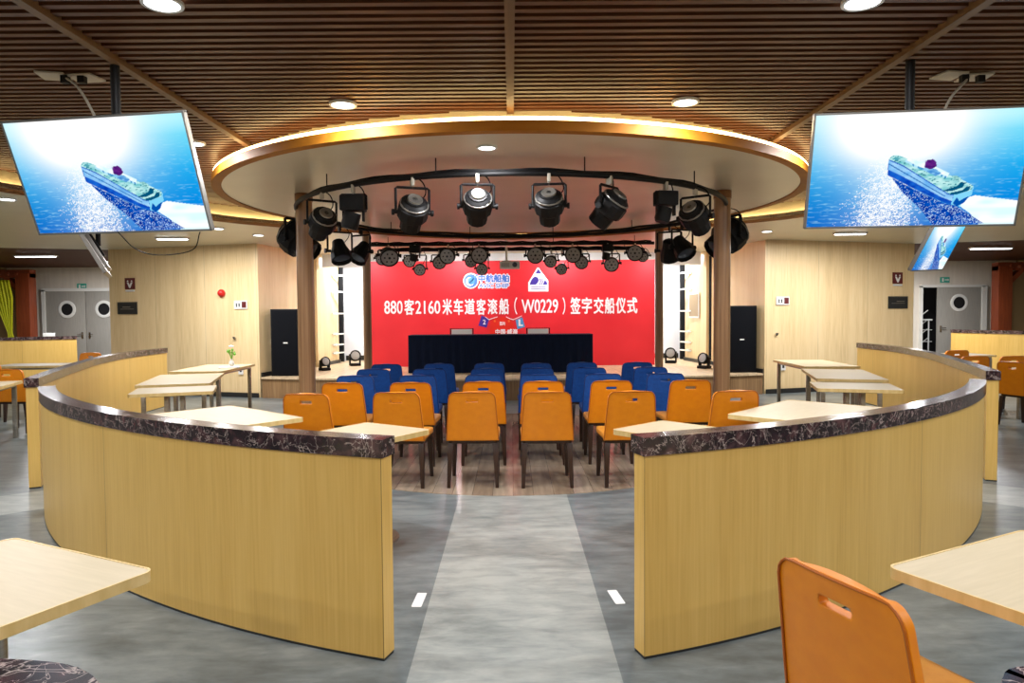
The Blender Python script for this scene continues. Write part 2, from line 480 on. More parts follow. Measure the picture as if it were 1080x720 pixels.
# ring barriers ------------------------------------------------------
def near_arc(s):
    cx, cyy, R = -1.363, 9.054, 6.22
    a0 = math.asin((.60-cx)/R); a1 = math.asin((3.86-cx)/R)
    pts = []
    for i in range(41):
        a = a0+(a1-a0)*i/40
        pts.append((s*(cx+R*math.sin(a)), cyy-R*math.cos(a)))
    return pts
def far_arc(s):
    return smooth_path([(s*x, y) for x, y in [(4.50, 6.42), (4.82, 7.15), (5.25, 8.2), (5.78, 9.6), (6.12, 11.0), (6.2, 12.3)]], 8)
def barrier(name, pts, label, h=1.03, group=None, flip=False):
    if flip: pts = pts[::-1]
    t = thing(name, label, 'partition', (0, 0, 0), 0, group)
    path_wall('panel', pts, .095, .012, h-.085, M['barrier'], t)
    path_wall('base', [p for p in pts], .09, 0, .012, M['baseboard'], t)
    path_wall('marble_cap', pts, .095, h-.085, h, M['marble'], t, over=.012)
    return t
barrier('curved_partition', near_arc(-1), 'curved low wood partition with marble cap left of the aisle, nearest the camera on that side', flip=True)
barrier('curved_partition', near_arc(1), 'curved low wood partition with marble cap right of the aisle, nearest the camera on that side')
barrier('curved_partition', far_arc(-1), 'curved wood partition behind the left gap, running back towards the left wood wall', flip=True)
barrier('curved_partition', far_arc(1), 'curved wood partition behind the right gap, running back towards the right wood wall')
barrier('straight_partition', [(-14.35, 16.75), (-11.5, 18.4)], 'low wood partition with marble cap in front of the far left steel doors', 1.08)
barrier('straight_partition', [(11.6, 18.4), (12.15, 16.9), (13.2, 15.7), (14.35, 15.2)], 'low wood partition with marble cap in front of the far right steel door', 1.08)
# near marble-topped seat dividers that just enter the bottom corners
barrier('seat_divider', smooth_path([(-1.45, 1.20), (-.90, 1.19), (-.71, 1.13), (-.62, .98)], 6), 'marble-topped low divider cut off by the bottom left corner', 1.0, flip=True)
barrier('seat_divider', smooth_path([(1.45, 1.15), (.92, 1.145), (.80, 1.10), (.74, .98)], 6), 'marble-topped low divider cut off by the bottom right corner', 1.0)

# walls --------------------------------------------------------------
def wall(name, pts, z0, z1, mat, thick=.12):
    return tag(path_wall(name, pts, thick, z0, z1, mat, None, False), kind='structure')
for s, nm in ((-1, 'left'), (1, 'right')):
    P = [(s*4.52, 15.78), (s*4.88, 13.45), (s*8.35, 14.5), (s*8.55, 20.1)]
    if s < 0: pts = P; th = -.12
    else: pts = P; th = .12
    tag(path_wall('wall_front_'+nm, pts, -.14*s*-1 if s > 0 else -.14, 0, ZC+.25, M['wallwood'], None, False), kind='structure')
    bb = [(s*4.90, 13.43), (s*8.37, 14.48)]
    q = path_wall('baseboard_'+nm, bb, .02*(-s), 0, .09, M['baseboard'], None, False); tag(q, kind='structure')
    wall('wall_stage_'+nm, [(s*4.42, 15.85), (s*4.3, 17.3)], .4, 3.05, M['wallwood'], .06*s*-1)
    bq = path_wall('baseboard_stage_'+nm, [(s*4.40, 15.85), (s*4.28, 17.3)], .02*s, .4, .48, M['baseboard'], None, False); tag(bq, kind='structure')
    bq = path_wall('baseboard_alcove_'+nm, [(s*4.86, 13.46), (s*4.50, 15.78)], .02*s, .4, .48, M['baseboard'], None, False); tag(bq, kind='structure')
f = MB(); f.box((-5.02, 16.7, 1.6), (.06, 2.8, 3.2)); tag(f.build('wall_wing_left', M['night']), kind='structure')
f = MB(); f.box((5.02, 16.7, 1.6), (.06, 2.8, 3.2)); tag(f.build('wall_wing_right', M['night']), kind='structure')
f = MB(); f.box((0, 18.1, 1.6), (10.1, .1, 3.3)); tag(f.build('wall_stage_back', M['screenwhite']), kind='structure')
f = MB(); f.box((0, 18.03, .47), (8.6, .03, .12)); tag(f.build('baseboard_stage_back', M['baseboard']), kind='structure')
f = MB(); f.box((0, 16.1, 2.83), (8.7, .06, .30)); tag(f.build('wall_stage_header', M['screenwhite']), kind='structure')
f = MB(); f.box((-14.6, 8.3, 1.7), (.12, 24.8, 3.4)); tag(f.build('wall_left', M['wallwood']), kind='structure')
f = MB(); f.box((14.6, 8.3, 1.7), (.12, 24.8, 3.4)); tag(f.build('wall_right', M['wallwood']), kind='structure')
f = MB(); f.box((0, -4.1, 1.7), (29.4, .12, 3.4)); tag(f.build('wall_back', M['wallwood']), kind='structure')

# far side walls with the steel doors
f = MB(); f.box((-11.55, 20.2, 1.6), (6.0, .12, 3.2)); tag(f.build('wall_far_left', M['whitewall']), kind='structure')
f = MB()
f.box((10.2, 20.2, 1.6), (3.2, .12, 3.2)); f.box((14.05, 20.2, 1.6), (1.1, .12, 3.2)); f.box((12.65, 20.2, 2.75), (1.7, .12, .9))
tag(f.build('wall_far_right', M['whitewall']), kind='structure')
# stairwell behind the open door
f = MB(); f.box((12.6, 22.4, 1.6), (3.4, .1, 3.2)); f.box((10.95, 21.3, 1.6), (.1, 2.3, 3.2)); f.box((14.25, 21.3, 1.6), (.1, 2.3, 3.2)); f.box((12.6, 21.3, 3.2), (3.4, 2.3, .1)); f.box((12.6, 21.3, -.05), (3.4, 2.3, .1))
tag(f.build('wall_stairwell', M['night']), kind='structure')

def porthole_leaf(name, x0, x1, y, z1, px, mat, parent, handle_x):
    hz = 1.8
    w, h = x1-x0, z1
    t = MB(); t.box(((x0+x1)/2, y, h/2+.02), (w-.01, .05, h-.02))
    o = t.build(name, mat, parent, bevel=.004)
    r = MB(); r.lathe([(.17, .026), (.25, .026), (.25, .045), (.21, .06), (.17, .05), (.17, .027)], Matrix.Translation((px, y, hz)) @ Matrix.Rotation(PI/2, 4, 'X') )
    r.build('porthole_ring', M['whiteplastic'], o, smooth=True)
    g = MB(); g.cyl((px, y-.03, hz), (px, y-.034, hz), .17, n=28); g.build('porthole_glass', M['night'], o)
    k = MB(); k.box((handle_x, y-.035, 1.05), (.05, .02, .18)); k.tube([(handle_x, y-.04, 1.08), (handle_x, y-.09, 1.08), (handle_x+(.12 if handle_x < px else -.12), y-.09, 1.08)], .012)
    k.build('door_handle', M['chrome'], o)
    return o
d1 = tag(empty('door_1'), kind='structure')
fr = MB(); fr.box((-13.45, 20.1, 1.18), (.09, .14, 2.36)); fr.box((-11.03, 20.1, 1.18), (.09, .14, 2.36)); fr.box((-12.24, 20.1, 2.36), (2.5, .14, .09))
fr.build('door_frame', M['whiteplastic'], d1)
porthole_leaf('door_leaf', -13.40, -12.26, 20.09, 2.31, -12.78, M['doorsteel'], d1, -12.36)
porthole_leaf('door_leaf', -12.25, -11.08, 20.09, 2.31, -11.72, M['doorsteel'], d1, -12.15)
d2 = tag(empty('door_2'), kind='structure')
fr = MB(); fr.box((11.78, 20.1, 1.14), (.06, .14, 2.28)); fr.box((13.58, 20.1, 1.14), (.14, .14, 2.28)); fr.box((12.68, 20.1, 2.28), (1.86, .14, .07))
fr.build('door_frame', M['whiteplastic'], d2)
porthole_leaf('door_leaf', 12.24, 13.50, 20.09, 2.24, 12.86, M['doorsteel'], d2, 12.34)
# white stair rail beyond
t = thing('stair_railing', 'white painted stair railing seen through the open far right doorway', 'railing', (0, 0, .0))
a = MB()
for x in (11.9, 12.2, 12.5): a.tube([(x, 20.9, 0), (x, 20.9, 1.3)], .02)
a.build('post', M['white'], t)
a = MB()
a.tube([(11.75, 20.9, 1.3), (12.6, 20.9, 1.3)], .025)
for k in range(4): a.tube([(11.75, 20.95, .15+.28*k), (12.5, 20.95, .75+.28*k)], .014)
for k in range(3): a.tube([(11.75, 20.9, .3+.35*k), (12.6, 20.9, .3+.35*k)], .012)
a.build('rail', M['white'], t)
area('stairwell_lamp', (12.2, 20.6, 2.9), .3, 18)

# red-brown framed alcoves at far left and far right
for s, nm, lab, xs in ((-1, 'left', 'red-brown carved wooden portal with a post at the far left', 13.42), (1, 'right', 'red-brown carved wooden portal with a post at the far right', 13.55)):
    t = thing('wooden_portal', lab, 'portal', (s*xs, 19.3, 0))
    a = MB(); a.box((0, 0, 1.4), (.38, .3, 2.8)); a.build('post', M['redwood'], t, bevel=.01)
    a = MB(); a.box((s*.37, .02, 2.78), (1.12, .26, .22))
    a.prism([(0, 2.30), (s*.42, 2.68), (s*.55, 2.68), (s*.55, 2.66), (s*.2, 2.3), (s*.2, 2.1), (0, 2.1)], -.1, .1, Matrix.Rotation(PI/2, 4, 'X'))
    for k in range(4): a.lathe([(0.0, -.04), (.05, -.03), (.07, 0), (.05, .03), (0, .04)], Matrix.Translation((s*(.15+.25*k), -.13, 2.78)) @ Matrix.Rotation(PI/2, 4, 'X'), 10)
    a.build('carved_header', M['redwood'], t)
    a = MB(); a.box((s*.44, .2, 1.33), (.94, .04, 2.66)); a.build('inner_panel', M['wallwood'], t)
# curtain, tied
t = MB()
V = []; n = 40; rows = 22
for j in range(rows+1):
    z = .95+1.65*j/rows
    q = (z-.95)/1.65
    w = .10+.34*min(1, abs(q-.12)*1.7)
    for i in range(n+1):
        u = i/n
        V.append((-13.86+(q-.5)*-.28+(u-.5)*w*1.25, 19.1+.035*math.sin(u*6*2*PI)*(.5+w), z))
Fc = [(j*(n+1)+i, j*(n+1)+i+1, (j+1)*(n+1)+i+1, (j+1)*(n+1)+i) for j in range(rows) for i in range(n)]
t.add(V, Fc); o = t.build('tied_curtain', M['curtain'], smooth=True)
sm = o.modifiers.new('thick', 'SOLIDIFY'); sm.thickness = .006
tag(o, 'yellow-green tied curtain hanging in the far left wooden portal', 'curtain')

# ------------------------------------------------------------------ ceiling
half = [(0, 12.67), (1.25, 12.35), (2.45, 11.5), (3.70, 10.45), (4.15, 9.9), (4.95, 8.5), (5.42, 7.4), (5.95, 5.5), (6.15, 3.5), (6.0, 1.2), (5.4, -.8), (4.2, -2.2), (2.3, -3.0), (0, -3.3)]
hp = smooth_path(half, 6)
oval = hp + [(-x, y) for x, y in hp[-2:0:-1]]
def oval_span(y):
    xs = []
    for i in range(len(hp)-1):
        (x0, y0), (x1, y1) = hp[i], hp[i+1]
        if (y0-y)*(y1-y) <= 0 and y0 != y1: xs.append(x0+(x1-x0)*(y-y0)/(y1-y0))
    return max(xs) if xs else 0
# lower ceiling: plate with the oval hole
bm = bmesh.new()
def plate(outer, hole, z0, z1, name, mat):
    cu = bpy.data.curves.new(name, 'CURVE'); cu.dimensions = '2D'; cu.fill_mode = 'BOTH'; cu.extrude = (z1-z0)/2
    for pl in (outer, hole):
        if not pl: continue
        sp = cu.splines.new('POLY'); sp.points.add(len(pl)-1); sp.use_cyclic_u = True
        for i, (x, y) in enumerate(pl): sp.points[i].co = (x, y, 0, 1)
    ob = bpy.data.objects.new('tmp', cu); C.objects.link(ob)
    dg = bpy.context.evaluated_depsgraph_get(); dg.update()
    me = bpy.data.meshes.new_from_object(ob.evaluated_get(dg))
    bpy.data.objects.remove(ob); bpy.data.curves.remove(cu)
    me.name = name
    me.materials.clear(); me.materials.append(mat)
    o = bpy.data.objects.new(name, me); C.objects.link(o); o.location = (0, 0, (z0+z1)/2)
    return o
bm.free()
o = plate([(-14.6, -4.1), (14.6, -4.1), (14.6, 12.4), (8.36, 14.5), (4.9, 13.4), (4.9, 18.1), (-4.9, 18.1), (-4.9, 13.4), (-8.36, 14.5), (-14.6, 12.4)], oval, ZC, ZC+.05, 'ceiling_lower', M['ceil'])
tag(o, kind='structure')
# dark slatted ceiling over the far corners
for s, nm in ((-1, 'left'), (1, 'right')):
    a = MB(); a.box((s*11.5, 16.6, 3.16), (6.3, 8.6, .04)); tag(a.build('ceiling_corner_'+nm, M['void']), kind='structure')
    a = MB(); y = 12.6
    while y < 20.1:
        xa = 8.4 if y > 14.4 else 8.4+(14.5-y)/2.1*6.2
        if xa < 14.3: a.box((s*(xa+14.5)/2, y, 3.02), (14.5-xa, .05, .04))
        y += .12
    tag(a.build('ceiling_slats_'+nm, M['slat']), kind='structure')
# rim of the oval: brown lip, glowing strip on top
inn = offset_path(hp, 0)
def scaled(pl, d):
    out = []
    n = len(pl)
    for i in range(n):
        a = Vector(pl[i-1]); b = Vector(pl[(i+1) % n]); t = (b-a).normalized()
        out.append((pl[i][0]+t.y*d*-1, pl[i][1]-t.x*d*-1))
    return out
# oval runs clockwise seen from above starting at the back: positive d = outward test
def outward(pl, d):
    a = scaled(pl, d)
    ctr = Vector((0, 5)); i = len(pl)//4
    if (Vector(a[i])-ctr).length < (Vector(pl[i])-ctr).length: a = scaled(pl, -d)
    return a
lip = MB(); lip.ring(outward(oval, .035), oval, ZC-.045, ZC+.055)
tag(lip.build('trim_oval_rim', M['rim_brown'], smooth=True), kind='structure')
cove = MB(); cove.ring(outward(oval, .34), outward(oval, .32), ZC+.05, ZS+.12)
tag(cove.build('trim_oval_cove', M['ceil'], smooth=True), kind='structure')
led = MB(); led.ring(outward(oval, .30), outward(oval, .27), ZC+.05, ZC+.085)
tag(led.build('cove_light_strip', M['led']), 'warm glowing light strip round the edge of the slatted ceiling oval', 'light strip')

# slats
a = MB(); big = outward(oval, .33)
a.prism(big[::-1], ZS+.12, ZS+.14); tag(a.build('ceiling_upper', M['void']), kind='structure')
sl = MB()
y = -3.2
while y < 12.9:
    w = oval_span(y)
    if w > .2:
        w += .25
        core = None
        if abs(y-CY) < 3.2:
            c = math.sqrt(3.2**2-(y-CY)**2)
            if w > c:
                for s in (-1, 1): sl.box((s*(c+w)/2, y, ZS+.02), (w-c, .044, .04))
        else:
            sl.box((0, y, ZS+.02), (2*w, .044, .04))
    y += .0905
tag(sl.build('ceiling_slats', M['slat']), kind='structure')
for k, x in enumerate((-2.45, 0, 2.45)):
    y1 = CY-math.sqrt(3.3**2-x*x)
    y0 = -2.75
    a = MB(); a.box((x, (y0+y1)/2, ZS-.008), (.055, y1-y0, .05))
    tag(a.build('trim_%d' % (k+1), M['slatbeam']), kind='structure')

# round disc
RD = 3.48; N = 128
def circle(r, n=N, cx=0, cy=CY): return [(cx+r*math.cos(2*PI*i/n), cy+r*math.sin(2*PI*i/n)) for i in range(n)]
a = MB(); a.prism(circle(RD-.06), 3.005, 3.05); tag(a.build('ceiling_disc', M['ceil']), kind='structure')
a = MB(); a.ring(circle(RD), circle(RD-.10), 2.995, 3.075); tag(a.build('trim_disc_rim', M['gold'], smooth=True), kind='structure')
a = MB(); a.ring(circle(RD-.22), circle(RD-.26), 3.05, ZS+.12); tag(a.build('ceiling_disc_core', M['ceil'], smooth=True), kind='structure')
a = MB(); a.ring(circle(RD-.012), circle(RD-.04), 3.077, 3.106)
tag(a.build('disc_light_strip', M['led'], None), 'warm glowing light strip on top of the round ceiling disc rim', 'light strip')

# lamps ---------------------------------------------------------------
def downlight(x, y, z, label, power=42, r=.085, grp=None):
    t = thing('ceiling_downlight', label, 'downlight', (x, y, z), 0, grp)
    a = MB(); a.ring([(math.cos(2*PI*i/28)*(r+.018), math.sin(2*PI*i/28)*(r+.018)) for i in range(28)], [(math.cos(2*PI*i/28)*r, math.sin(2*PI*i/28)*r) for i in range(28)], -.014, .004)
    a.build('trim_ring', M['whiteplastic'], t)
    a = MB(); a.cyl((0, 0, -.008), (0, 0, .002), r, n=28); a.build('diffuser', M['lamp'], t)
    area('lamp', (0, 0, -.03), 2*r, power, (.98, .98, 1.0), t)
    return t
G1 = 'round downlights among the slats'
downlight(-1.77, 3.62, ZS-.005, 'round downlight in the slats at the top edge of the photo, left')
downlight(1.82, 3.66, ZS-.005, 'round downlight in the slats at the top edge of the photo, right')
downlight(-1.27, 5.36, ZS-.005, 'round downlight in the slats just left of the centre beam, in front of the disc')
downlight(1.33, 5.36, ZS-.005, 'round downlight in the slats just right of the centre beam, in front of the disc')
downlight(-2.92, 6.52, ZS-.005, 'round downlight in the slats beside the right edge of the left hanging screen', r=.075)
downlight(2.95, 6.52, ZS-.005, 'round downlight in the slats behind the left edge of the right hanging screen', r=.075)
downlight(-.2, 5.95, 3.003, 'round downlight set in the front of the round beige disc', 34, r=.07)
for x, y in ((-1.8, 1.2), (1.8, 1.2), (-1.8, -1.4), (1.8, -1.4), (-4.6, 4.2), (4.6, 4.2), (-4.6, 1.2), (4.6, 1.2), (-4.6, -1.0), (4.6, -1.0)):
    downlight(x, y, ZS-.005, 'round downlight in the slatted ceiling outside the frame', grp='downlights outside the frame', power=(34 if y > 1 and abs(x) < 3 else 64))
for x, y in ((-8.4, 1.5), (8.4, 1.5), (-8.6, 6.0), (8.6, 6.0), (-12, 4), (12, 4), (-8.4, -2.5), (8.4, -2.5), (-12.2, 9.5), (12.2, 9.5)):
    downlight(x, y, ZC-.002, 'round downlight in the beige ceiling outside the frame', grp='beige ceiling downlights outside the frame', power=60)
downlight(-5.85, 8.15, ZC-.002, 'round downlight in the beige ceiling left of the left hanging screen', 62, r=.08)
downlight(-4.62, 11.05, ZC-.002, 'round downlight in the beige ceiling below the lower right corner of the left screen', 62, r=.08)
downlight(-4.33, 12.0, ZC-.002, 'round downlight in the beige ceiling above the alarm end of the left wood wall', 62, r=.08)
downlight(4.38, 12.0, ZC-.002, 'round downlight in the beige ceiling above the inner end of the right wood wall', 62, r=.08)
for x in (-3.2, -1.1, 1.1, 3.2):
    downlight(x, 15.0, ZC-.002, 'round downlight over the stage, hidden above the banner', 28, grp='stage downlights')
for x in (-3.9, -1.3, 1.3, 3.9):
    downlight(x, 17.0, ZC-.002, 'round downlight behind the red banner', 75, grp='downlights behind the banner')
def strip_light(x, y, z, label, power=64, L=1.15):
    t = thing('ceiling_strip_light', label, 'strip light', (x, y, z))
    a = MB(); a.box((0, 0, 0), (L+.06, .14, .03)); a.build('housing', M['whiteplastic'], t, bevel=.004)
    a = MB(); a.box((0, 0, -.02), (L, .10, .012)); a.build('diffuser', M['lamp'], t)
    area('lamp', (0, 0, -.04), L, power, (.97, .98, 1), t, sy=.1)
strip_light(-5.95, 12.3, ZC-.016, 'white strip light in the beige ceiling over the left wood wall', L=.5)
strip_light(5.95, 12.3, ZC-.016, 'white strip light in the beige ceiling over the right wood wall', L=.5)
strip_light(7.35, 11.9, ZC-.016, 'short white strip light in the beige ceiling beyond the small right screen', L=.3)
for x, lab in ((-1.5, 'added unseen light brightening the white band above the banner, left'), (1.5, 'added unseen light brightening the white band above the banner, right')):  # added lamps, put in to brighten the stage header and banner top
    t = thing('ceiling_added_wash', lab, 'added wash light', (x, 14.6, ZC-.03))
    a = MB(); a.box((0, 0, 0), (2.2, .10, .05)); a.build('housing', M['whiteplastic'], t, bevel=.004)
    a = MB(); a.box((0, .052, -.01), (2.1, .006, .03)); a.build('diffuser', M['lamp'], t)
    area('lamp', (0, .07, -.03), 2.1, 12, (1, .98, .95), t, rot=(R2_(68), 0, 0), sy=.05)
strip_light(-10.6, 15.6, ZC-.02, 'long white strip light under the dark slatted ceiling, far left', L=.85, power=70)
strip_light(10.55, 15.4, ZC-.02, 'long white strip light under the dark slatted ceiling, far right', L=.85, power=70)
for x in (-10.4, 10.4): downlight(x, 17.9, 2.995, 'added unseen downlight in the dark slatted corner ceiling, brightening the steel doors', 170, grp='added corner downlights')  # added out of view to brighten the far doors and walls

# ------------------------------------------------------------------ columns
for x, y, r, z0, lab in ((-2.42, 8.2, .095, 0, 'round brown wooden column left of the seats'), (2.47, 8.2, .095, 0, 'round brown wooden column right of the seats'),
                    (-2.38, 11.5, .066, 0, 'round brown wooden column at the left edge of the red banner'), (2.43, 11.5, .066, 0, 'round brown wooden column at the right edge of the red banner')):
    t = thing('round_column', lab, 'column', (x, y, z0))
    top = 3.004 if y < 12 else ZC
    a = MB(); a.cyl((0, 0, 0), (0, 0, top-z0), r, n=40, caps=True); a.build('shaft', M['colwood'], t, smooth=True)
    a = MB(); a.ring([(math.cos(k*PI/16)*(r+.008), math.sin(k*PI/16)*(r+.008)) for k in range(32)], [(math.cos(k*PI/16)*(r-.005), math.sin(k*PI/16)*(r-.005)) for k in range(32)], top-z0-.09, top-z0-.001)
    a.build('top_collar', M['rim_brown'], t, smooth=True)

# ------------------------------------------------------------------ stage
front = smooth_path([(-4.83, 13.36), (-3.9, 13.12), (-2, 12.78), (0, 12.66), (2, 12.78), (3.9, 13.12), (4.83, 13.36)], 8)
a = MB(); SIDE = [(4.47, 15.85), (4.95, 15.95), (4.95, 18.03), (-4.95, 18.03), (-4.95, 15.95), (-4.47, 15.85)]
a.prism(front+SIDE, .37, .40)
tp = tag(empty('stage_platform'), 'low raised stage with pale board top and brown wood front', 'stage')
a.build('stage_deck', M['stage_top'], tp)
path_wall('front_face', offset_path(front, .03), .05, 0, .37, M['stage_face'], tp)
a = MB(); a.prism(offset_path(front, .09)+SIDE, .0, .36); a.build('core', M['stage_face'], tp)
for ch in tp.children: pass

# speakers
for s, x, lab in ((-1, -4.42, 'tall black loudspeaker on the left end of the stage'), (1, 4.49, 'tall black loudspeaker on the right end of the stage')):
    t = thing('loudspeaker', lab, 'loudspeaker', (x, 13.85, .4))
    a = MB(); a.box((0, 0, .655), (.58, .5, 1.31)); a.build('cabinet', M['black'], t, bevel=.012)
    a = MB(); a.box((0, -.255, .655), (.53, .012, 1.26)); a.build('front_grille', M['blackmatt'], t, bevel=.003)
    a = MB(); a.box((0, -.264, .65), (.085, .006, .024)); a.build('badge', M['whiteplastic'], t)
# stage curtains slots: white bracket stubs
for s, sx in ((-1, 'left'), (1, 'right')):
    for k, z in enumerate((.66, .86, 1.12, 1.62, 2.15, 2.55)):
        a = MB(); a.box((s*4.24, 17.0, z), (.03, .46, .035), Matrix.Rotation(s*.35, 3, 'Z')); a.box((s*4.30, 16.95, z), (.06, .06, .07))
        o = a.build('wall_bracket', M['whiteplastic'], None)
        tag(o, 'white bracket bar in the dark slot, %s stage wing, %s' % (sx, ('lowest', 'second lowest', 'third lowest', 'third highest', 'second highest', 'topmost')[k]), 'bracket', 'white brackets in the %s slot' % sx)
    a = MB(); a.box((s*4.33, 17.62, 1.68), (.15, .10, 2.55)); tag(a.build('trim_slot_'+sx, M['night']), kind='structure')

# banner
def font_mesh(body, off=.012):
    cu = bpy.data.curves.new('t', 'FONT'); cu.body = body; cu.offset = off; cu.resolution_u = 3
    ob = bpy.data.objects.new('t', cu); C.objects.link(ob)
    dg = bpy.context.evaluated_depsgraph_get(); dg.update()
    me = bpy.data.meshes.new_from_object(ob.evaluated_get(dg))
    vs = [v.co.copy() for v in me.vertices]; fs = [tuple(p.vertices) for p in me.polygons]
    bpy.data.objects.remove(ob); bpy.data.curves.remove(cu); bpy.data.meshes.remove(me)
    return vs, fs
def text_fit(mb, body, x0, x1, z0, z1, y, off=.012, bold=None):
    vs, fs = font_mesh(body, 0)
    if not vs: return
    g = (x1-x0)/max(1, len(body))*.035 if bold is None else bold
    if g > 0:
        for k in range(8):
            an = k*PI/4
            text_fit(mb, body, x0+g+g*math.cos(an), x1-g+g*math.cos(an), z0+g+g*math.sin(an), z1-g+g*math.sin(an), y-.0002*k, 0, 0)
        return
    ax, bx = min(v.x for v in vs), max(v.x for v in vs); ay, by = min(v.y for v in vs), max(v.y for v in vs)
    mb.add([(x0+(v.x-ax)/(bx-ax)*(x1-x0), y, z0+(v.y-ay)/(by-ay)*(z1-z0)) for v in vs], fs)
YB = 15.7
def bx(px, py=331):       # banner metres from the photo's measure (1 px = 21.4 mm there)
    return (px-540)*YB/735*1.002
def bz(px, py):
    return 1.6-(py+(px-540)*.0075-330)*YB/735
bn = thing('red_banner', 'red ceremony backdrop banner with white Chinese lettering behind the stage table', 'banner', (0, YB, .4))
def bo(mb, name, mat, smooth=False):
    mb.v = [(x, y-YB, z-.4) for x, y, z in mb.v]
    return mb.build(name, mat, bn)
a = MB(); a.box((.03, YB+.02, 1.59), (6.38, .04, 2.37)); bo(a, 'cloth', M['red'])
a = MB()
for b_, x0, x1, y0, y1, of in (('880', 406, 425.4, 317, 331, .022), ('客', 427, 437.5, 315.5, 332, .02), ('2160', 438.6, 465, 317, 331, .022), ('米', 467, 477.3, 315, 332, .02),
    ('车', 478.8, 489, 315, 332, .02), ('道', 490.5, 501.3, 315, 331.5, .016), ('客', 502.8, 512.8, 315, 332, .02), ('滚', 514.5, 525, 315, 331.5, .014), ('船', 526.6, 537.2, 314.5, 331.5, .016),
    ('（', 542.6, 545.8, 313.5, 331.5, 0), ('W0229', 550.2, 588.8, 315.5, 330, .022), ('）', 593.4, 596.4, 313.5, 331.5, 0),
    ('签', 601.6, 612.4, 313.5, 331, .016), ('字', 613.6, 624.3, 313.5, 330.8, .02), ('交', 626, 636.6, 313.5, 330.8, .02), ('船', 637.6, 648.3, 313.5, 330.8, .016), ('仪', 649.4, 660, 313.5, 330.5, .02), ('式', 661.2, 672.2, 313.5, 330.5, .02)):
    xm = (x0+x1)/2
    text_fit(a, b_, bx(x0), bx(x1), bz(xm, y1), bz(xm, y0), YB-.006, of)
bo(a, 'title_lettering', M['banner_white'])
# first logo
def disc(mb, px, py, r, y, n=28, sx=1, a0=0, a1=360):
    cx, cz = bx(px), bz(px, py); R = r*YB/735
    mb.add([(cx+R*sx*math.cos(math.radians(a0+(a1-a0)*i/n)), y, cz+R*math.sin(math.radians(a0+(a1-a0)*i/n))) for i in range(n)], [tuple(range(n))])
def poly(mb, pts, y): mb.add([(bx(p), y, bz(p, q)) for p, q in pts], [tuple(range(len(pts)))])
def hbox(mb, x0, y0, x1, y1, y): poly(mb, [(x0, y1), (x1, y1), (x1, y0), (x0, y0)], y)
a = MB(); disc(a, 497.3, 296.2, 8.2, YB-.004); text_fit(a, '中航船舶', bx(504), bx(538.4), bz(521, 298.8), bz(521, 288.5), YB-.004, 0, .02); text_fit(a, 'AVIC SHIP', bx(504.5), bx(538), bz(521, 304.4), bz(521, 298.4), YB-.004, 0, .02); bo(a, 'logo_backing', M['banner_white'])
a = MB(); disc(a, 497.3, 296.2, 7.0, YB-.007)
text_fit(a, '中航船舶', bx(505), bx(537.5), bz(521, 297.8), bz(521, 289.5), YB-.007, .02)
text_fit(a, 'AVIC SHIP', bx(505.5), bx(537), bz(521, 303.6), bz(521, 299.2), YB-.007, .015)
bo(a, 'logo_print', M['banner_blue'])
a = MB(); disc(a, 496.3, 297, 4.6, YB-.010); bo(a, 'logo_arc', M['banner_white'])
a = MB(); disc(a, 497.8, 296.4, 3.7, YB-.012); poly(a, [(494, 300), (496, 299.5), (505.5, 289), (503.6, 289)], YB-.012); bo(a, 'logo_globe', M['banner_skyblue'])
# second logo
a = MB(); poly(a, [(557.5, 307.4), (578.6, 307.4), (578.6, 296), (571.5, 286.5), (568.6, 282.4), (567.2, 282.4), (564.5, 286.5), (557.5, 298)], YB-.004); bo(a, 'logo_backing', M['banner_white'])
a = MB(); poly(a, [(565, 288.6), (571.4, 288.6), (568.2, 283.6)], YB-.007)
poly(a, [(559, 300.2), (560.5, 296), (562.5, 293), (565, 291.6), (567.6, 292.8), (568.6, 295.4), (567.6, 298), (565.4, 300.2)], YB-.007)
poly(a, [(572.8, 300.2), (577.4, 300.2), (577.2, 298), (575, 295.2)], YB-.007)
for k in range(2): poly(a, [(569+k*2, 300.2), (570+k*2, 300.2), (571.2+k*2, 297), (570.2+k*2, 293.8-k*-.6), (569.2+k*2, 294), (570.2+k*2, 297)], YB-.007)
hbox(a, 560.5, 302.2, 576, 302.8, YB-.007); hbox(a, 560.5, 304.4, 576, 305, YB-.007)
bo(a, 'logo_print', M['banner_purple'])
# lower ornament
a = MB(); poly(a, [(504.8, 343.2), (513.5, 345.4), (516.2, 336), (508.2, 332.6)], YB-.005); bo(a, 'ornament_tile', M['banner_purple'])
a = MB(); poly(a, [(545.8, 347), (553.8, 344.6), (551, 334.4), (543.8, 337.4)], YB-.005); bo(a, 'ornament_tile', M['banner_skyblue'])
a = MB(); poly(a, [(516, 352.5), (543, 352.5), (541.5, 341), (538, 336.5), (530, 334), (522, 335.5), (518, 339)], YB-.005); bo(a, 'ornament_arch', M['banner_deepred'])
a = MB()
for q in ([(512, 334), (516, 337), (520, 335.5), (525, 334)], [(534, 334), (538, 336), (541.5, 337), (545, 335.5), (550.5, 333)]):
    for (p0, q0), (p1, q1) in zip(q, q[1:]): poly(a, [(p0, q0+.35), (p1, q1+.35), (p1, q1-.35), (p0, q0-.35)], YB-.009)
bo(a, 'ornament_ribbon', M['banner_white']); a = MB()
text_fit(a, '中国·威海', bx(522.5), bx(546), bz(534, 352.6), bz(534, 346.8), YB-.012, .03)
text_fit(a, '签约', bx(527), bx(533), bz(530, 343), bz(530, 339), YB-.012, .02)
bo(a, 'ornament_lettering', M['banner_white']); a = MB()
text_fit(a, '2', bx(509.5), bx(512.5), bz(510, 342), bz(510, 337), YB-.009, .04)
bo(a, 'tile_symbol', M['banner_white']); a = MB()
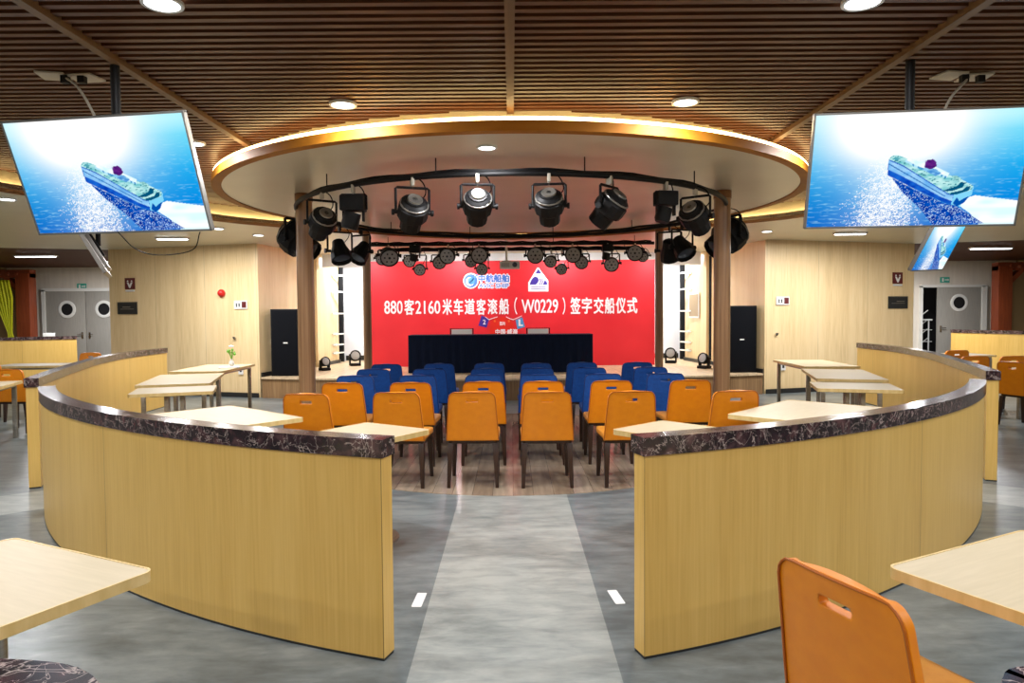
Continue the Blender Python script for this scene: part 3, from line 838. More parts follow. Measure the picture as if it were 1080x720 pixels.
poly(a, [(547, 336.8), (547, 343.8), (551.6, 343.8), (551.6, 342.2), (549, 342.2), (549, 336.8)], YB-.009)
bo(a, 'tile_symbol', M['banner_white'])
a = MB(); disc(a, 522, 338.5, 1.1, YB-.008); disc(a, 537, 338.5, 1.2, YB-.008); bo(a, 'ornament_flower', M['banner_orange'])
a = MB(); a.box((.03, YB+.05, 1.59), (6.3, .04, 2.3)); bo(a, 'back_frame', M['steel'])

# signing table with floor-length cloth
t = thing('signing_table', 'long stage table under a floor-length dark navy cloth', 'table', (-.23, 14.3, .4))
a = MB()
W, D2, H2 = 1.86, .32, .765
out = []
n = 150
per = rrect(2*W, 2*D2, .03, 3)
seg = []
tot = 0
for i in range(len(per)):
    p, q = Vector(per[i]), Vector(per[(i+1) % len(per)]); L_ = (q-p).length
    k = max(1, int(L_/.025))
    for j in range(k): seg.append(tuple(p.lerp(q, j/k)))
n = len(seg)
V = []
for zi, z in enumerate((0.003, .25, .5, .74, H2)):
    amp = .014*(1-z/H2)+.002
    for i, (x, y) in enumerate(seg):
        w = amp*math.sin(i*.9)*math.cos(i*.13+z)
        l = math.hypot(x, y)
        V.append((x*(1+w/ l), y+(w if y > 0 else -w), z))
Fx = [(k*n+i, k*n+(i+1) % n, (k+1)*n+(i+1) % n, (k+1)*n+i) for k in range(4) for i in range(n)]
Fx.append(tuple(range(4*n, 5*n)))
a.add(V, Fx); a.build('tablecloth', M['navy'], t, smooth=True)
a = MB(); a.box((0, 0, H2-.03), (2*W-.06, 2*D2-.06, .03)); a.build('tabletop', M['darkwood'], t)
for sx in (-1, 1):
    for sy in (-1, 1):
        a = MB(); a.box((sx*(W-.12), sy*(D2-.1), (H2-.045)/2), (.04, .04, H2-.045)); a.build('leg', M['steel'], t)
# two white-backed stage chairs
sc = None
for x, lab in ((-1.07, 'black-framed white-backed chair behind the stage table, left'), (.56, 'black-framed white-backed chair behind the stage table, right')):
    t = thing('stage_chair', lab, 'chair', (x, 15.02, .4), 0)
    a = MB(); a.box((0, -.14, .68), (.44, .03, .36)); a.build('backrest', M['whiteplastic'], t, bevel=.01)
    a = MB(); a.tube([(-.24, -.14, 0.0), (-.24, -.14, .875), (.24, -.14, .875), (.24, -.14, 0.0)], .016); a.build('back_frame', M['black'], t)
    a = MB(); a.box((0, .1, .44), (.44, .44, .05)); a.build('seat', M['whiteplastic'], t, bevel=.012)
    for sx in (-1, 1):
        a = MB(); a.tube([(sx*.22, .3, .42), (sx*.22, .31, 0)], .014); a.build('leg', M['black'], t)

# ------------------------------------------------------------------ orange / blue chairs
ZR = [.43, .49, .57, .65, .72, .772, .790, .821, .835, .859, .875, .885, .889]
TC = [-1, -.96, -.82, -.55, -.30, -.26, 0, .26, .30, .55, .82, .96, 1]
def hw(z):
    b = .243-.031*max(0, (z-.46)/.42)
    if z > .825:
        k = (z-.825)/.064
        b -= .070*(1-math.sqrt(max(0, 1-k*k)))
    return b
def by(z, t):
    k = (z-.44)/.46
    return -.235-.080*k+.010*t*t*(.4+.6*k)
def backrest(mat, slot=True):
    V = []; Fs = []
    nz, nt_ = len(ZR), len(TC)
    for z in ZR:
        for t in TC: V.append((t*hw(z), by(z, t), z))
    for j in range(nz-1):
        for i in range(nt_-1):
            if slot and TC[i] >= -.26 and TC[i+1] <= .26 and abs(ZR[j]-.790) < .001: continue
            Fs.append((j*nt_+i, j*nt_+i+1, (j+1)*nt_+i+1, (j+1)*nt_+i))
    me = bpy.data.meshes.new('backrest'); me.from_pydata(V, [], Fs); me.materials.append(mat)
    for p in me.polygons: p.use_smooth = True
    o = bpy.data.objects.new('backrest', me); C.objects.link(o)
    m = o.modifiers.new('s', 'SOLIDIFY'); m.thickness = .031; m.offset = -1
    m = o.modifiers.new('b', 'BEVEL'); m.width = .007; m.segments = 1; m.limit_method = 'ANGLE'; m.angle_limit = math.radians(50)
    m = o.modifiers.new('u', 'SUBSURF'); m.levels = 1; m.render_levels = 1
    dg = bpy.context.evaluated_depsgraph_get(); dg.update()
    me2 = bpy.data.meshes.new_from_object(o.evaluated_get(dg)); me2.name = 'backrest'
    o.modifiers.clear(); o.data = me2
    return o
def make_chair(mats, slot):
    t = empty('upholstered_chair')
    b = backrest(mats[0], slot); b.parent = t
    # piping round the back face
    pts = [(-hw(z)+.004, by(z, 1)-.004, z) for z in [.44, .54, .64, .74, .825, .850, .868, .880]]
    top = [(x, by(.888, x/.17)-.004, .884) for x in (-.14, -.07, 0, .07, .14)]
    full = pts+top+[(-x, y, z) for x, y, z in pts[::-1]]
    a = MB(); a.tube(full, .0042, 6); a.build('piping', mats[2], b, smooth=True)
    a = MB(); a.prism(rrect(.48, .47, .06, 5), .435, .49); s = a.build('seat', mats[1], t, bevel=.016, angle=60); s.location = (0, .02, 0)
    a = MB(); a.prism(rrect(.455, .45, .03, 3), .40, .436); s = a.build('seat_frame', M['darkwood'], t); s.location = (0, .02, 0)
    for sx in (-1, 1):
        a = MB(); a.taper((sx*.205, -.185, .405), (sx*.222, -.245, 0), .055, .032); a.build('leg', M['darkwood'], t, bevel=.004)
        a = MB(); a.taper((sx*.205, .215, .405), (sx*.215, .235, 0), .055, .032); a.build('leg', M['darkwood'], t, bevel=.004)
    return t
orange0 = make_chair((M['orange'], M['orange_seat'], M['piping']), True)
blue0 = make_chair((M['blue'], M['blue'], M['blue_pipe']), True)
used = {}
def chair(kind, x, y, rz, label, group, cat='chair'):
    src = orange0 if kind == 'o' else blue0
    if not used.get(kind): used[kind] = 1; t = src
    else: t = copy_tree(src)
    t.location = (x, y, 0 if abs(x) > 3 or (x*x+(y-8.54)**2) > 6.25 else .003); t.rotation_euler = (0, 0, math.radians(rz))
    tag(t, label, cat, group)
    return t
colname = ['outermost left', 'second from the left', 'just left of the centre gap', 'just right of the centre gap', 'second from the right', 'outermost right']
ox = {0: [-1.83, -1.03, -.365, .315, 1.06, 1.98], 1: [-1.75, -1.04, -.31, .32, 1.03, 1.84]}
orz = {0: [-6, -3, 0, 0, 3, 8], 1: [-4, -2, 0, 0, 2, 4]}
for r, (yy, rn) in enumerate(((6.57, 'nearest row of seats'), (7.5, 'second row of seats'))):
    for c in range(6):
        chair('o', ox[r][c], yy+random.uniform(-.03, .03), orz[r][c]+random.uniform(-1.5, 1.5), 'orange slotted chair in the %s, %s' % (rn, colname[c]), 'orange chairs facing the stage')
bxs = [-1.80, -1.08, -.34, .33, 1.02, 1.78]
for r, (yy, rn) in enumerate(((8.35, 'blue row nearest the orange chairs'), (9.25, 'middle blue row'), (10.15, 'blue row nearest the stage'))):
    for c in range(6):
        sh = (-.03, 0, .04)[r]*(-1 if c > 2 else 1) if c in (1, 4) else 0
        chair('b', bxs[c]+sh+random.uniform(-.02, .02), yy+random.uniform(-.03, .03), random.uniform(-2, 2), 'blue chair in the %s, %s' % (rn, colname[c]), 'blue chairs facing the stage')
# foreground chair
chair('o', 1.14, 1.95, -69, 'orange leather chair in the right foreground beside the beige table, cut by the frame', None)
SG = 'orange chairs at the side tables'
for x, y, rz, lab in ((-6.9, 9.75, 3, 'orange chair at the left picture edge, nearest of that side group'),
                      (-7.95, 10.8, 0, 'orange chair at the left picture edge, behind the nearest one there'),
                      (-8.25, 13.3, 175, 'orange chair peeking over the left partition before the steel doors'),
                      (7.10, 10.95, 0, 'orange chair right of the right partition end, showing its slotted back'),
                      (7.66, 10.9, 0, 'orange chair beside the first slotted back, nearer the right picture edge'),
                      (7.05, 9.50, -72, 'orange chair turned sideways at the right picture edge'),
                      (7.82, 12.55, 5, 'orange chair peeking over the right partition below the stair rail')):
    chair('o', x, y, rz, lab, SG)

# ------------------------------------------------------------------ tables
def table(cx, cy, w, l, deg, label, legs='post', group=None, tilt=0):
    """w along local x, l along local y"""
    t = thing('beige_table', label, 'table', (cx, cy, 0), math.radians(deg), group)
    a = MB(); a.prism(rrect(w-.012, l-.012, .035, 6), .716, .7485); a.build('tabletop', M['table'], t)
    a = MB(); a.ring(rrect(w, l, .04, 6), rrect(w-.014, l-.014, .034, 6), .714, .7505); a.build('edge_band', M['table_edge'], t, smooth=True)
    if legs == 'post':
        a = MB(); a.box((0, 0, .704), (.34, .34, .018)); a.build('mounting_plate', M['black'], t)
        a = MB(); a.cyl((0, 0, .02), (0, 0, .70), .038, n=24); a.build('post', M['steel'], t, smooth=True)
        a = MB(); a.lathe([(.30, 0), (.30, .006), (.27, .016), (.08, .03), (.045, .04)], None, 36); a.build('round_base', M['steel'], t, smooth=True)
    elif legs == 'twin':
        a = MB(); a.box((0, 0, .703), (w*.55, l*.5, .022)); a.build('mounting_plate', M['black'], t)
        for sx, sy in ((-.08, -.06), (.08, -.06), (-.08, .06), (.08, .06)):
            a = MB(); a.box((sx, sy, .36), (.045, .045, .69)); a.build('post', M['steel'], t, bevel=.003)
        a = MB(); a.prism(rrect(.5, .45, .05), 0, .015); a.build('base_plate', M['steel'], t)
    else:
        a = MB(); a.ring(rrect(w-.12, l-.12, .02), rrect(w-.2, l-.2, .02), .68, .714); a.build('underframe', M['steel'], t)
        for sx in (-1, 1):
            for sy in (-1, 1):
                a = MB(); a.box((sx*(w/2-.085), sy*(l/2-.085), .34), (.05, .05, .68)); a.build('leg', M['steel'], t, bevel=.003)
    return t
def table_at(A, B, l, label, legs='post', swap=1):
    """A, B: two corners of the short side in plan, l: length on the side given by swap"""
    A = Vector(A); B = Vector(B); d = B-A; w = d.length; d.normalize()
    n = Vector((-d.y, d.x))*swap
    c = (A+B)/2+n*l/2
    return table(c.x, c.y, w, l, math.degrees(math.atan2(d.y, d.x)), label, legs)
table_at((-1.2, 2.305), (-1.93, 2.66), .58, 'beige table at the left picture edge in the foreground', 'post', 1)
table_at((1.235, 2.285), (1.975, 2.665), .60, 'beige table at the right picture edge in the foreground', 'post', -1)
table_at((-.60, 5.10), (-1.15, 5.46), .88, 'small beige table just inside the left partition end, before the orange chairs', 'post', 1)
table_at((.715, 5.03), (1.18, 5.45), .88, 'small beige table just inside the right partition end, before the orange chairs', 'post', -1)
table_at((-1.72, 5.74), (-2.66, 6.55), .86, 'square beige table inside the left partition, left of the nearest orange chair', 'post', 1)
table_at((1.765, 5.73), (2.65, 6.66), .84, 'square beige table inside the right partition, right of the nearest orange chair', 'post', -1)
table(-3.88, 7.98, .86, .72, 20, 'beige pedestal table on the left, front of the three overlapping tables', 'twin')
table(-4.43, 9.36, .86, 1.62, 16.5, 'beige table on the left, middle of the three overlapping tables', 'legs')
table(-4.84, 11.3, .82, 1.55, 2, 'beige table on the left, farthest of the three, with a flower vase', 'legs')
table(3.86, 7.84, .86, .76, -17, 'beige pedestal table on the right, front of the three overlapping tables', 'twin')
table(4.43, 9.36, .82, 1.6, -16, 'beige table on the right, middle of the three overlapping tables', 'legs')
table(4.93, 11.36, .84, 1.55, -3, 'beige table on the right, farthest of the three overlapping tables', 'legs')
table(-6.75, 8.72, .8, .9, 20, 'beige table at the left picture edge behind the partition gap', 'legs')
table(-8.45, 12.35, 1.2, .75, 5, 'beige table behind the left curved partition before the steel doors', 'legs')
table(7.72, 9.75, .8, .9, 5, 'beige table at the right picture edge behind the partition gap', 'legs')
table(8.6, 13.3, .8, .8, 5, 'beige table behind the right curved partition near the open door', 'legs')

# vase with flower and papers on the far left table
t = thing('flower_vase', 'small vase with green stems and white flower on the far left beige table', 'vase', (-4.68, 11.6, .7505))
a = MB(); a.lathe([(.03, 0), (.045, .03), (.04, .07), (.02, .10), (.025, .12)], None, 20); a.build('vase_body', M['whiteplastic'], t, smooth=True)
a = MB()
for k in range(7):
    an = k*.9; a.tube([(0, 0, .1), (.02*math.cos(an), .02*math.sin(an), .18), (.06*math.cos(an), .06*math.sin(an), .24+.01*k)], .005, 6)
    a.lathe([(0, -.03), (.02, -.01), (.02, .01), (0, .03)], Matrix.Translation((.055*math.cos(an), .055*math.sin(an), .2+.012*k)), 8)
a.build('stems', M['leaf'], t)
a = MB()
for k in range(6): a.lathe([(0, -.015), (.02, -.005), (.02, .005), (0, .015)], Matrix.Translation((.025*math.cos(k*PI/3), .025*math.sin(k*PI/3), .33)), 8)
a.lathe([(0, -.02), (.02, 0), (0, .02)], Matrix.Translation((0, 0, .335)), 8)
a.build('flower', M['white'], t)
a = MB(); a.box((0, 0, .008), (.30, .22, .016), Matrix.Rotation(.3, 3, 'Z')); o = a.build('paper_stack', M['white'], None, bevel=.002); o.location = (-4.58, 11.25, .751)
tag(o, 'white paper stack lying on the far left beige table beside the vase', 'papers')

# floor stickers
for x, y, rz, lab in ((-.53, 3.84, -.05, 'white paper sticker on the floor left of the pale aisle strip'), (.575, 3.86, .12, 'white paper sticker on the floor right of the pale aisle strip')):
    a = MB(); a.prism(rrect(.055, .19, .006, 2), 0, .0012); o = a.build('floor_sticker', M['white']); o.location = (x, y, 0); o.rotation_euler = (0, 0, rz); tag(o, lab, 'sticker')

# ------------------------------------------------------------------ televisions
NX, NY = 340, 192
def screen_mesh(w, h):
    rnd = random.Random(3)
    def n2(x, y, s=0):
        v = math.sin(x*12.9898+y*78.233+s*37.7)*43758.5453
        return v-math.floor(v)
    def vn(x, y, s=0):
        xi, yi = math.floor(x), math.floor(y); fx, fy = x-xi, y-yi
        fx = fx*fx*(3-2*fx); fy = fy*fy*(3-2*fy)
        a = n2(xi, yi, s)*(1-fx)+n2(xi+1, yi, s)*fx; b = n2(xi, yi+1, s)*(1-fx)+n2(xi+1, yi+1, s)*fx
        return a*(1-fy)+b*fy
    mix = lambda a, b, t: tuple(a[i]+(b[i]-a[i])*t for i in range(3))
    cl = lambda t: max(0, min(1, t))
    def inside(p, pts):
        x, y = p; c = False; j = len(pts)-1
        for i in range(len(pts)):
            if (pts[i][1] > y) != (pts[j][1] > y) and x < (pts[j][0]-pts[i][0])*(y-pts[i][1])/(pts[j][1]-pts[i][1])+pts[i][0]: c = not c
            j = i
        return c
    side = [(.368, .60), (.372, .46), (.50, .34), (.66, .20), (.692, .185), (.70, .27), (.67, .285), (.44, .545)]
    sideL = [(.369, .59), (.44, .535), (.67, .275), (.698, .265), (.694, .215), (.64, .255), (.50, .395), (.373, .51)]
    stripe = [(.372, .565), (.66, .262), (.66, .254), (.372, .555)]
    shadow = [(.366, .50), (.39, .44), (.50, .335), (.66, .195), (.72, .17), (.78, .10), (.86, .01), (.62, .0), (.55, .15), (.45, .31)]
    deck = [(.368, .60), (.385, .63), (.41, .635), (.45, .605), (.59, .505), (.73, .40), (.785, .345), (.775, .305), (.70, .27), (.67, .285), (.44, .545)]
    stern = [(.70, .27), (.775, .305), (.787, .345), (.783, .27), (.76, .235), (.735, .165), (.692, .185)]
    sternD = [(.715, .25), (.73, .215), (.742, .23), (.77, .255), (.755, .20), (.72, .165), (.70, .195)]
    wake = [(.735, .17), (.775, .25), (.80, .262), (1.01, .205), (1.01, -.01), (.84, -.01), (.79, .10)]
    funnel = [(.542, .52), (.542, .56), (.553, .585), (.578, .59), (.596, .565), (.598, .525), (.572, .50)]
    house = [(.535, .50), (.552, .525), (.60, .50), (.625, .465), (.60, .44)]
    stern1 = [(.64, .305), (.69, .305), (.735, .335), (.745, .375), (.725, .385), (.705, .345), (.665, .325)]
    stern2 = [(.675, .275), (.71, .272), (.765, .305), (.772, .335), (.755, .345), (.735, .31), (.69, .292)]
    upper = [(.45, .592), (.47, .602), (.535, .565), (.60, .52), (.665, .462), (.655, .435), (.58, .485), (.50, .54)]
    upperS = [(.45, .592), (.50, .54), (.58, .485), (.655, .435), (.655, .418), (.58, .466), (.50, .522), (.45, .572)]
    aft = [(.675, .44), (.70, .44), (.725, .41), (.70, .395)]
    fore = [(.385, .60), (.40, .622), (.425, .60), (.41, .588)]
    mast = [(.541, .53), (.5435, .60), (.546, .53)]
    V = []; cols = []
    for j in range(NY+1):
        for i in range(NX+1):
            V.append(((i/NX-.5)*w, 0, (j/NY-.5)*h))
            u, v = i/NX, j/NY
            c = mix((.0, .16, .62), (.0, .46, .86), cl(v*1.7))
            c = mix(c, (.22, .82, .96), cl((v-.55)*2.2))
            c = mix(c, (.0, .20, .80), .5*cl((u-.6)*3)*cl(1-v*1.3))
            c = mix(c, (.0, .10, .50), .4*cl((.22-u)*4)*cl(1-v*2))
            rip = vn(u*22, v*110, 1)*.6+vn(u*60, v*200, 8)*.4
            c = mix(c, mix(c, (.45, .9, 1), .55), cl((rip-.60)*3)*cl(1.1-v))
            if v > .83: c = mix(c, (.60, .95, 1.0), .55*cl((v-.83)*8)*cl(.3+abs(u-.35)*1.5))
            g = 2.6*math.exp(-((u-.40)/.29)**2-((v-.95)/.37)**2)
            c = mix(c, (1, 1, 1), cl(g))
            g2 = math.exp(-((u-(.40-(.75-v)*.04))/(.09+.12*(.85-v)))**2) if v < .85 else 0
            c = mix(c, (.75, .93, 1), .55*cl(g2*1.2)*cl(.25+v)*cl((.72-v)*6))
            if v < .75:
                k = n2(i//1, j, 5)*.6+vn(u*70, v*90, 2)*.4
                th = 1.02-.62*g2*cl((.80-v)*1.6+.30)
                if k > th: c = mix(c, (1, 1, 1), .95)
            p = (u, v)
            if inside(p, wake): c = mix((.55, .93, 1), (1, 1, 1), cl(vn(u*14, v*30, 7)+.25))
            if .36 < u < .87 and v < .65:
                if inside(p, shadow):
                    c = mix((.0, .02, .30), (.0, .09, .52), vn(u*50, v*60, 9))
                    if n2(i, j, 11) > .93-.45*cl(.28-v)-.25*cl(vn(u*18, v*40, 12)-.6)*2: c = (.55, .78, 1)
                if inside(p, side): c = mix((.0, .04, .44), (.01, .14, .66), vn(u*40, v*40, 4))
                if inside(p, sideL): c = mix((.12, .42, .84), (.40, .70, .96), vn(u*30, v*30, 14))
                if inside(p, stripe): c = (.0, .12, .45)
                if inside(p, deck):
                    c = mix((.10, .50, .56), (.62, .93, .90), vn(u*40, v*60, 3))
                    if vn(u*90, v*120, 21) > .78: c = (.04, .25, .32)
                if inside(p, fore): c = (.08, .38, .45)
                if inside(p, upper): c = mix((.62, .92, .95), (1, 1, 1), vn(u*60, v*60, 31))
                if inside(p, upperS): c = (.05, .30, .62) if n2(i//3, 0, 41) > .4 else (.45, .78, .95)
                if inside(p, aft): c = mix((.03, .25, .3), (.5, .9, .85), vn(u*120, v*120, 33))
                if inside(p, house): c = mix((.02, .20, .62), (.30, .66, .92), vn(u*80, v*90, 23))
                if inside(p, stern): c = (.22, .66, .92)
                if inside(p, sternD): c = (.0, .08, .42)
                if inside(p, stern1) or inside(p, stern2): c = (.0, .09, .20)
                if inside(p, funnel): c = mix((.05, .005, .14), (.16, .02, .26), vn(u*80, v*80, 6))
                if inside(p, mast): c = (.30, .20, .45)
            cols.append(c)
    F_ = [(j*(NX+1)+i, j*(NX+1)+i+1, (j+1)*(NX+1)+i+1, (j+1)*(NX+1)+i) for j in range(NY) for i in range(NX)]
    me = bpy.data.meshes.new('screen'); me.from_pydata(V, [], F_)
    at = me.color_attributes.new('picture', 'FLOAT_COLOR', 'POINT')
    flat = []
    for c in cols: flat += [c[0], c[1], c[2], 1]
    at.data.foreach_set('color', flat)
    m = bpy.data.materials.new('lit_screen'); m.use_nodes = True; nt = m.node_tree; nt.nodes.clear()
    vc = nt.nodes.new('ShaderNodeVertexColor'); vc.layer_name = 'picture'
    e = nt.nodes.new('ShaderNodeEmission'); e.inputs[1].default_value = 1.05
    o = nt.nodes.new('ShaderNodeOutputMaterial'); nt.links.new(vc.outputs[0], e.inputs[0]); nt.links.new(e.outputs[0], o.inputs[0])
    me.materials.append(m)
    return me
TW, TH = 1.25, .713
scr = screen_mesh(TW-.024, TH-.024)
def tv(x, y, z, yaw, pit, rol, label, top, pole_off=0):
    t = thing('hanging_tv', label, 'television', (x, y, z), 0)
    t.rotation_mode = 'QUATERNION'
    Rm = Matrix.Rotation(yaw, 3, 'Z') @ Matrix.Rotation(pit, 3, 'X') @ Matrix.Rotation(rol, 3, 'Y')
    t.rotation_quaternion = Rm.to_quaternion()
    s = bpy.data.objects.new('screen', scr); C.objects.link(s); s.parent = t; s.location = (0, -.002, 0)
    a = MB()
    for sx in (-1, 1): a.box((sx*(TW/2-.006), .012, 0), (.012, .036, TH))
    for sz in (-1, 1): a.box((0, .012, sz*(TH/2-.006)), (TW, .036, .012))
    a.build('bezel', M['tvframe'], t)
    a = MB(); a.box((0, .022, 0), (TW-.01, .036, TH-.01)); a.box((0, .055, -.08), (.8, .05, .42)); a.build('back_cover', M['tvback'], t, bevel=.006)
    # mount (world-vertical pole expressed in the tv's frame)
    Ri = Rm.transposed()
    P0 = Vector((0, .10, 0)); dn = Ri @ Vector((0, 0, 1))
    hgt = (top-z)-(Rm @ P0).z
    a = MB(); a.tube([P0, P0+dn*(hgt-.002)], .028, 16); a.build('ceiling_pole', M['black'], t, smooth=True)
    a = MB(); a.box((0, .092, 0), (.40, .03, .30)); a.build('mount_plate', M['black'], t)
    return t
R2 = math.radians
tv(-2.495, 4.346, 2.462, R2(-10.6), R2(21.1), R2(.3), 'large screen showing a ship, hanging at the upper left', ZS-.03)
tv(2.511, 4.368, 2.469, R2(-9), R2(15.9), R2(.55), 'large screen showing a ship, hanging at the upper right', ZS-.03)
tv(5.169, 8.41, 2.40, R2(45.3), R2(26.2), R2(-3.2), 'smaller-looking angled screen hanging below the right large screen', ZC)
tv(-5.06, 8.41, 2.40, R2(-62.5), R2(28), 0, 'edge-on silver screen hanging below the left large screen', ZC)
# access plates with cables
def plate_thing(x, y, lab, cab):
    t = thing('ceiling_access_plate', lab, 'ceiling plate', (x, y, ZS-.012))
    a = MB(); a.box((-.1, 0, 0), (.17, .16, .012), Matrix.Rotation(.2, 3, 'Z')); a.box((.09, .03, -.004), (.19, .15, .012), Matrix.Rotation(-.15, 3, 'Z')); a.build('plate', M['plate'], t, bevel=.002)
    for ex in (-.01, .1):
        a = MB(); a.box((ex, -.02, -.03), (.045, .04, .05)); a.build('socket', M['black'], t)
plate_thing(-2.92, 4.68, 'loose ceiling access plate in the slats above the left large screen', None)
plate_thing(3.08, 4.80, 'loose ceiling access plate in the slats above the right large screen', None)
for pts, lab in (([(-2.95, 4.66, 3.18), (-2.85, 4.62, 3.12), (-2.74, 4.56, 3.0), (-2.62, 4.5, 2.80), (-2.55, 4.46, 2.62)], 'pale cable drooping from the ceiling plate to the left large screen'),
                 ([(3.12, 4.80, 3.18), (3.02, 4.72, 3.1), (2.88, 4.62, 2.98), (2.75, 4.56, 2.78), (2.6, 4.5, 2.62)], 'pale cable drooping from the ceiling plate to the right large screen')):
    a = MB(); a.tube(smooth_path(pts, 5), .008, 8); tag(a.build('hanging_cable', M['cable'], smooth=True), lab, 'cable')
a = MB(); a.tube(smooth_path([(-2.44, 4.35, 2.12), (-2.36, 4.4, 2.02), (-2.24, 4.45, 1.985), (-2.05, 4.5, 2.02), (-1.98, 4.46, 2.13)], 6), .0035, 6)
tag(a.build('hanging_cable', M['black'], smooth=True), 'thin black cable looping under the left large screen', 'cable')

# ------------------------------------------------------------------ lighting rig
RR, ZR_ = 2.6, 2.845
t = thing('lighting_ring', 'black curved pipe ring hanging under the round disc, carrying the spotlights', 'lighting ring', (0, CY, ZR_))
a = MB(); a.tube([(RR*math.cos(2*PI*i/96), RR*math.sin(2*PI*i/96), 0) for i in range(96)], .026, 10, True)
a.tube([((RR-.03)*math.cos(2*PI*i/96), (RR-.03)*math.sin(2*PI*i/96), .035+.008*math.sin(i*1.3)) for i in range(96)], .016, 6, True)
a.build('pipe', M['black'], t, smooth=True)
for k in range(12):
    a = MB(); a.cyl((RR*math.cos(k*PI/6+.26), RR*math.sin(k*PI/6+.26), 0), (RR*math.cos(k*PI/6+.26), RR*math.sin(k*PI/6+.26), 3.004-ZR_), .006, n=8)
    a.build('hanger', M['black'], t)
for y, lab in ((12.5, 'front straight black pipe across the stage opening'), (13.6, 'rear straight black pipe across the stage opening')):
    t = thing('lighting_bar', lab, 'lighting bar', (0, y, 2.83))
    a = MB(); a.tube([(-2.55, 0, 0), (2.55, 0, 0)], .028, 12); a.build('pipe', M['black'], t)
    a = MB(); a.tube([(-2.5+.1*i, .0, .034+.01*math.sin(i*1.7)) for i in range(51)], .014, 6); a.build('cable_run', M['blackmatt'], t, smooth=True)
    for x in (-2.2, -.75, .75, 2.2):
        a = MB(); a.cyl((x, 0, 0), (x, 0, ZC-2.83), .006, n=8)
        a.build('hanger', M['black'], t)

def fixture(x, y, zp, kind, yaw, tilt, label, drop=.28, S=1.0):
    """kind fresnel: stepped black lantern in a yoke; led: flat-faced can; mover: box head"""
    t = thing('stage_spotlight', label, 'spotlight', (x, y, zp), 0)
    t.rotation_euler = (0, 0, yaw)
    if kind == 'led0': kind = 'led'
    w = .125*S
    a = MB(); a.box((0, 0, -.02), (.03, .06, .075)); a.cyl((0, 0, -.05), (0, 0, -.085), .01, n=10)
    a.build('clamp', M['cable' if kind != 'par' else 'black'], t, bevel=.003)
    zy = -.075; zb = -drop
    a = MB()
    for q in ((-1, 1),):
        a.tube([(-w*1.05, 0, zb), (-w*1.05, 0, zy-.01), (-w*.95, 0, zy), (w*.95, 0, zy), (w*1.05, 0, zy-.01), (w*1.05, 0, zb)], .009*S+.002, 8)
    a.build('yoke', M['black'], t)
    Mx = Matrix.Translation((0, 0, zb)) @ Matrix.Rotation(tilt, 4, 'X')
    if kind == 'fresnel':
        prof = [(.02, -.135), (.075, -.125), (.08, -.115), (.105, -.10), (.108, -.07), (.12, -.06), (.124, .0), (.118, .035), (.10, .045), (.088, .06), (.084, .15), (.075, .155), (.072, .13)]
        a = MB(); a.lathe([(r*S, z*S) for r, z in prof], Mx, 12); a.build('lamp_housing', M['black'], t, smooth=True, angle=22)
        a = MB(); a.lathe([(.045*S, -.135*S), (.055*S, -.14*S), (.06*S, -.128*S)], Mx, 28); a.lathe([(.100*S, -.095*S), (.112*S, -.09*S), (.112*S, -.083*S)], Mx, 28)
        a.build('back_ring', M['tvframe'], t, smooth=True)
        a = MB(); a.lathe([(.07*S, .13*S), (.05*S, .14*S), (.01*S, .142*S)], Mx, 28); a.build('lens', M['glass'], t, smooth=True)
    elif kind == 'led':
        a = MB(); a.lathe([(.05*S, -.10*S), (.085*S, -.09*S), (.10*S, -.03*S), (.118*S, .03*S), (.12*S, .085*S), (.108*S, .09*S), (.104*S, .07*S)], Mx, 28); a.build('lamp_housing', M['black'], t, smooth=True)
        a = MB(); a.lathe([(.103*S, .068*S), (.103*S, .076*S), (.02*S, .080*S)], Mx, 28); face = a.build('face_plate', M['greyplastic'], t)
        for k in range(6):
            a = MB(); a.lathe([(.011*S, .076*S), (.011*S, .082*S), (.004*S, .083*S)], Mx @ Matrix.Translation((.06*S*math.cos(k*PI/3), .06*S*math.sin(k*PI/3), 0)), 12); a.build('lens', M['glass'], face)
        a = MB(); a.lathe([(.016*S, .076*S), (.016*S, .086*S), (.006*S, .088*S)], Mx, 12); a.build('lens', M['glass'], face)
    elif kind == 'mover':
        a = MB(); a.box((0, 0, zb+.06), (.24*S, .17*S, .16*S)); a.build('base_box', M['black'], t, bevel=.012)
        a = MB(); a.lathe([(.06*S, -.03), (.085*S, -.03), (.09*S, -.16*S), (.075*S, -.2*S), (.06*S, -.2*S)], Matrix.Translation((0, 0, zb)) @ Matrix.Rotation(.25, 4, 'Y'), 24); a.build('lamp_head', M['black'], t, smooth=True)
        for q in (-1, 1):
            a = MB(); a.box((q*.1*S, 0, zb-.06*S), (.02, .05, .12*S)); a.build('arm', M['black'], t, bevel=.004)
    elif kind == 'par':
        a = MB(); a.lathe([(.03*S, -.13*S), (.06*S, -.12*S), (.075*S, -.05*S), (.105*S, .03*S), (.11*S, .11*S), (.10*S, .115*S), (.095*S, .09*S)], Mx, 12); a.build('lamp_housing', M['black'], t, smooth=True, angle=25)
        a = MB(); a.lathe([(.093*S, .088*S), (.05*S, .098*S), (.01*S, .10*S)], Mx, 20); a.build('lens', M['glass'], t, smooth=True)
    if kind != 'mover':
        for s in (-1, 1):
            a = MB(); a.cyl((s*w*.8, 0, zb), (s*w*1.16, 0, zb), .014*S, n=12); a.cyl((s*w*1.15, 0, zb), (s*w*1.3, 0, zb), .024*S, n=12)
            a.build('knob', M['black'], t, smooth=True)
    a = MB(); a.tube(smooth_path([(.02, .0, .03), (w*.7, .02, -.02), (w*.9, .05, -.12), (w*.3, .08, zb+.08)], 5), .006, 6); a.build('power_cable', M['blackmatt'], t, smooth=True)
    return t
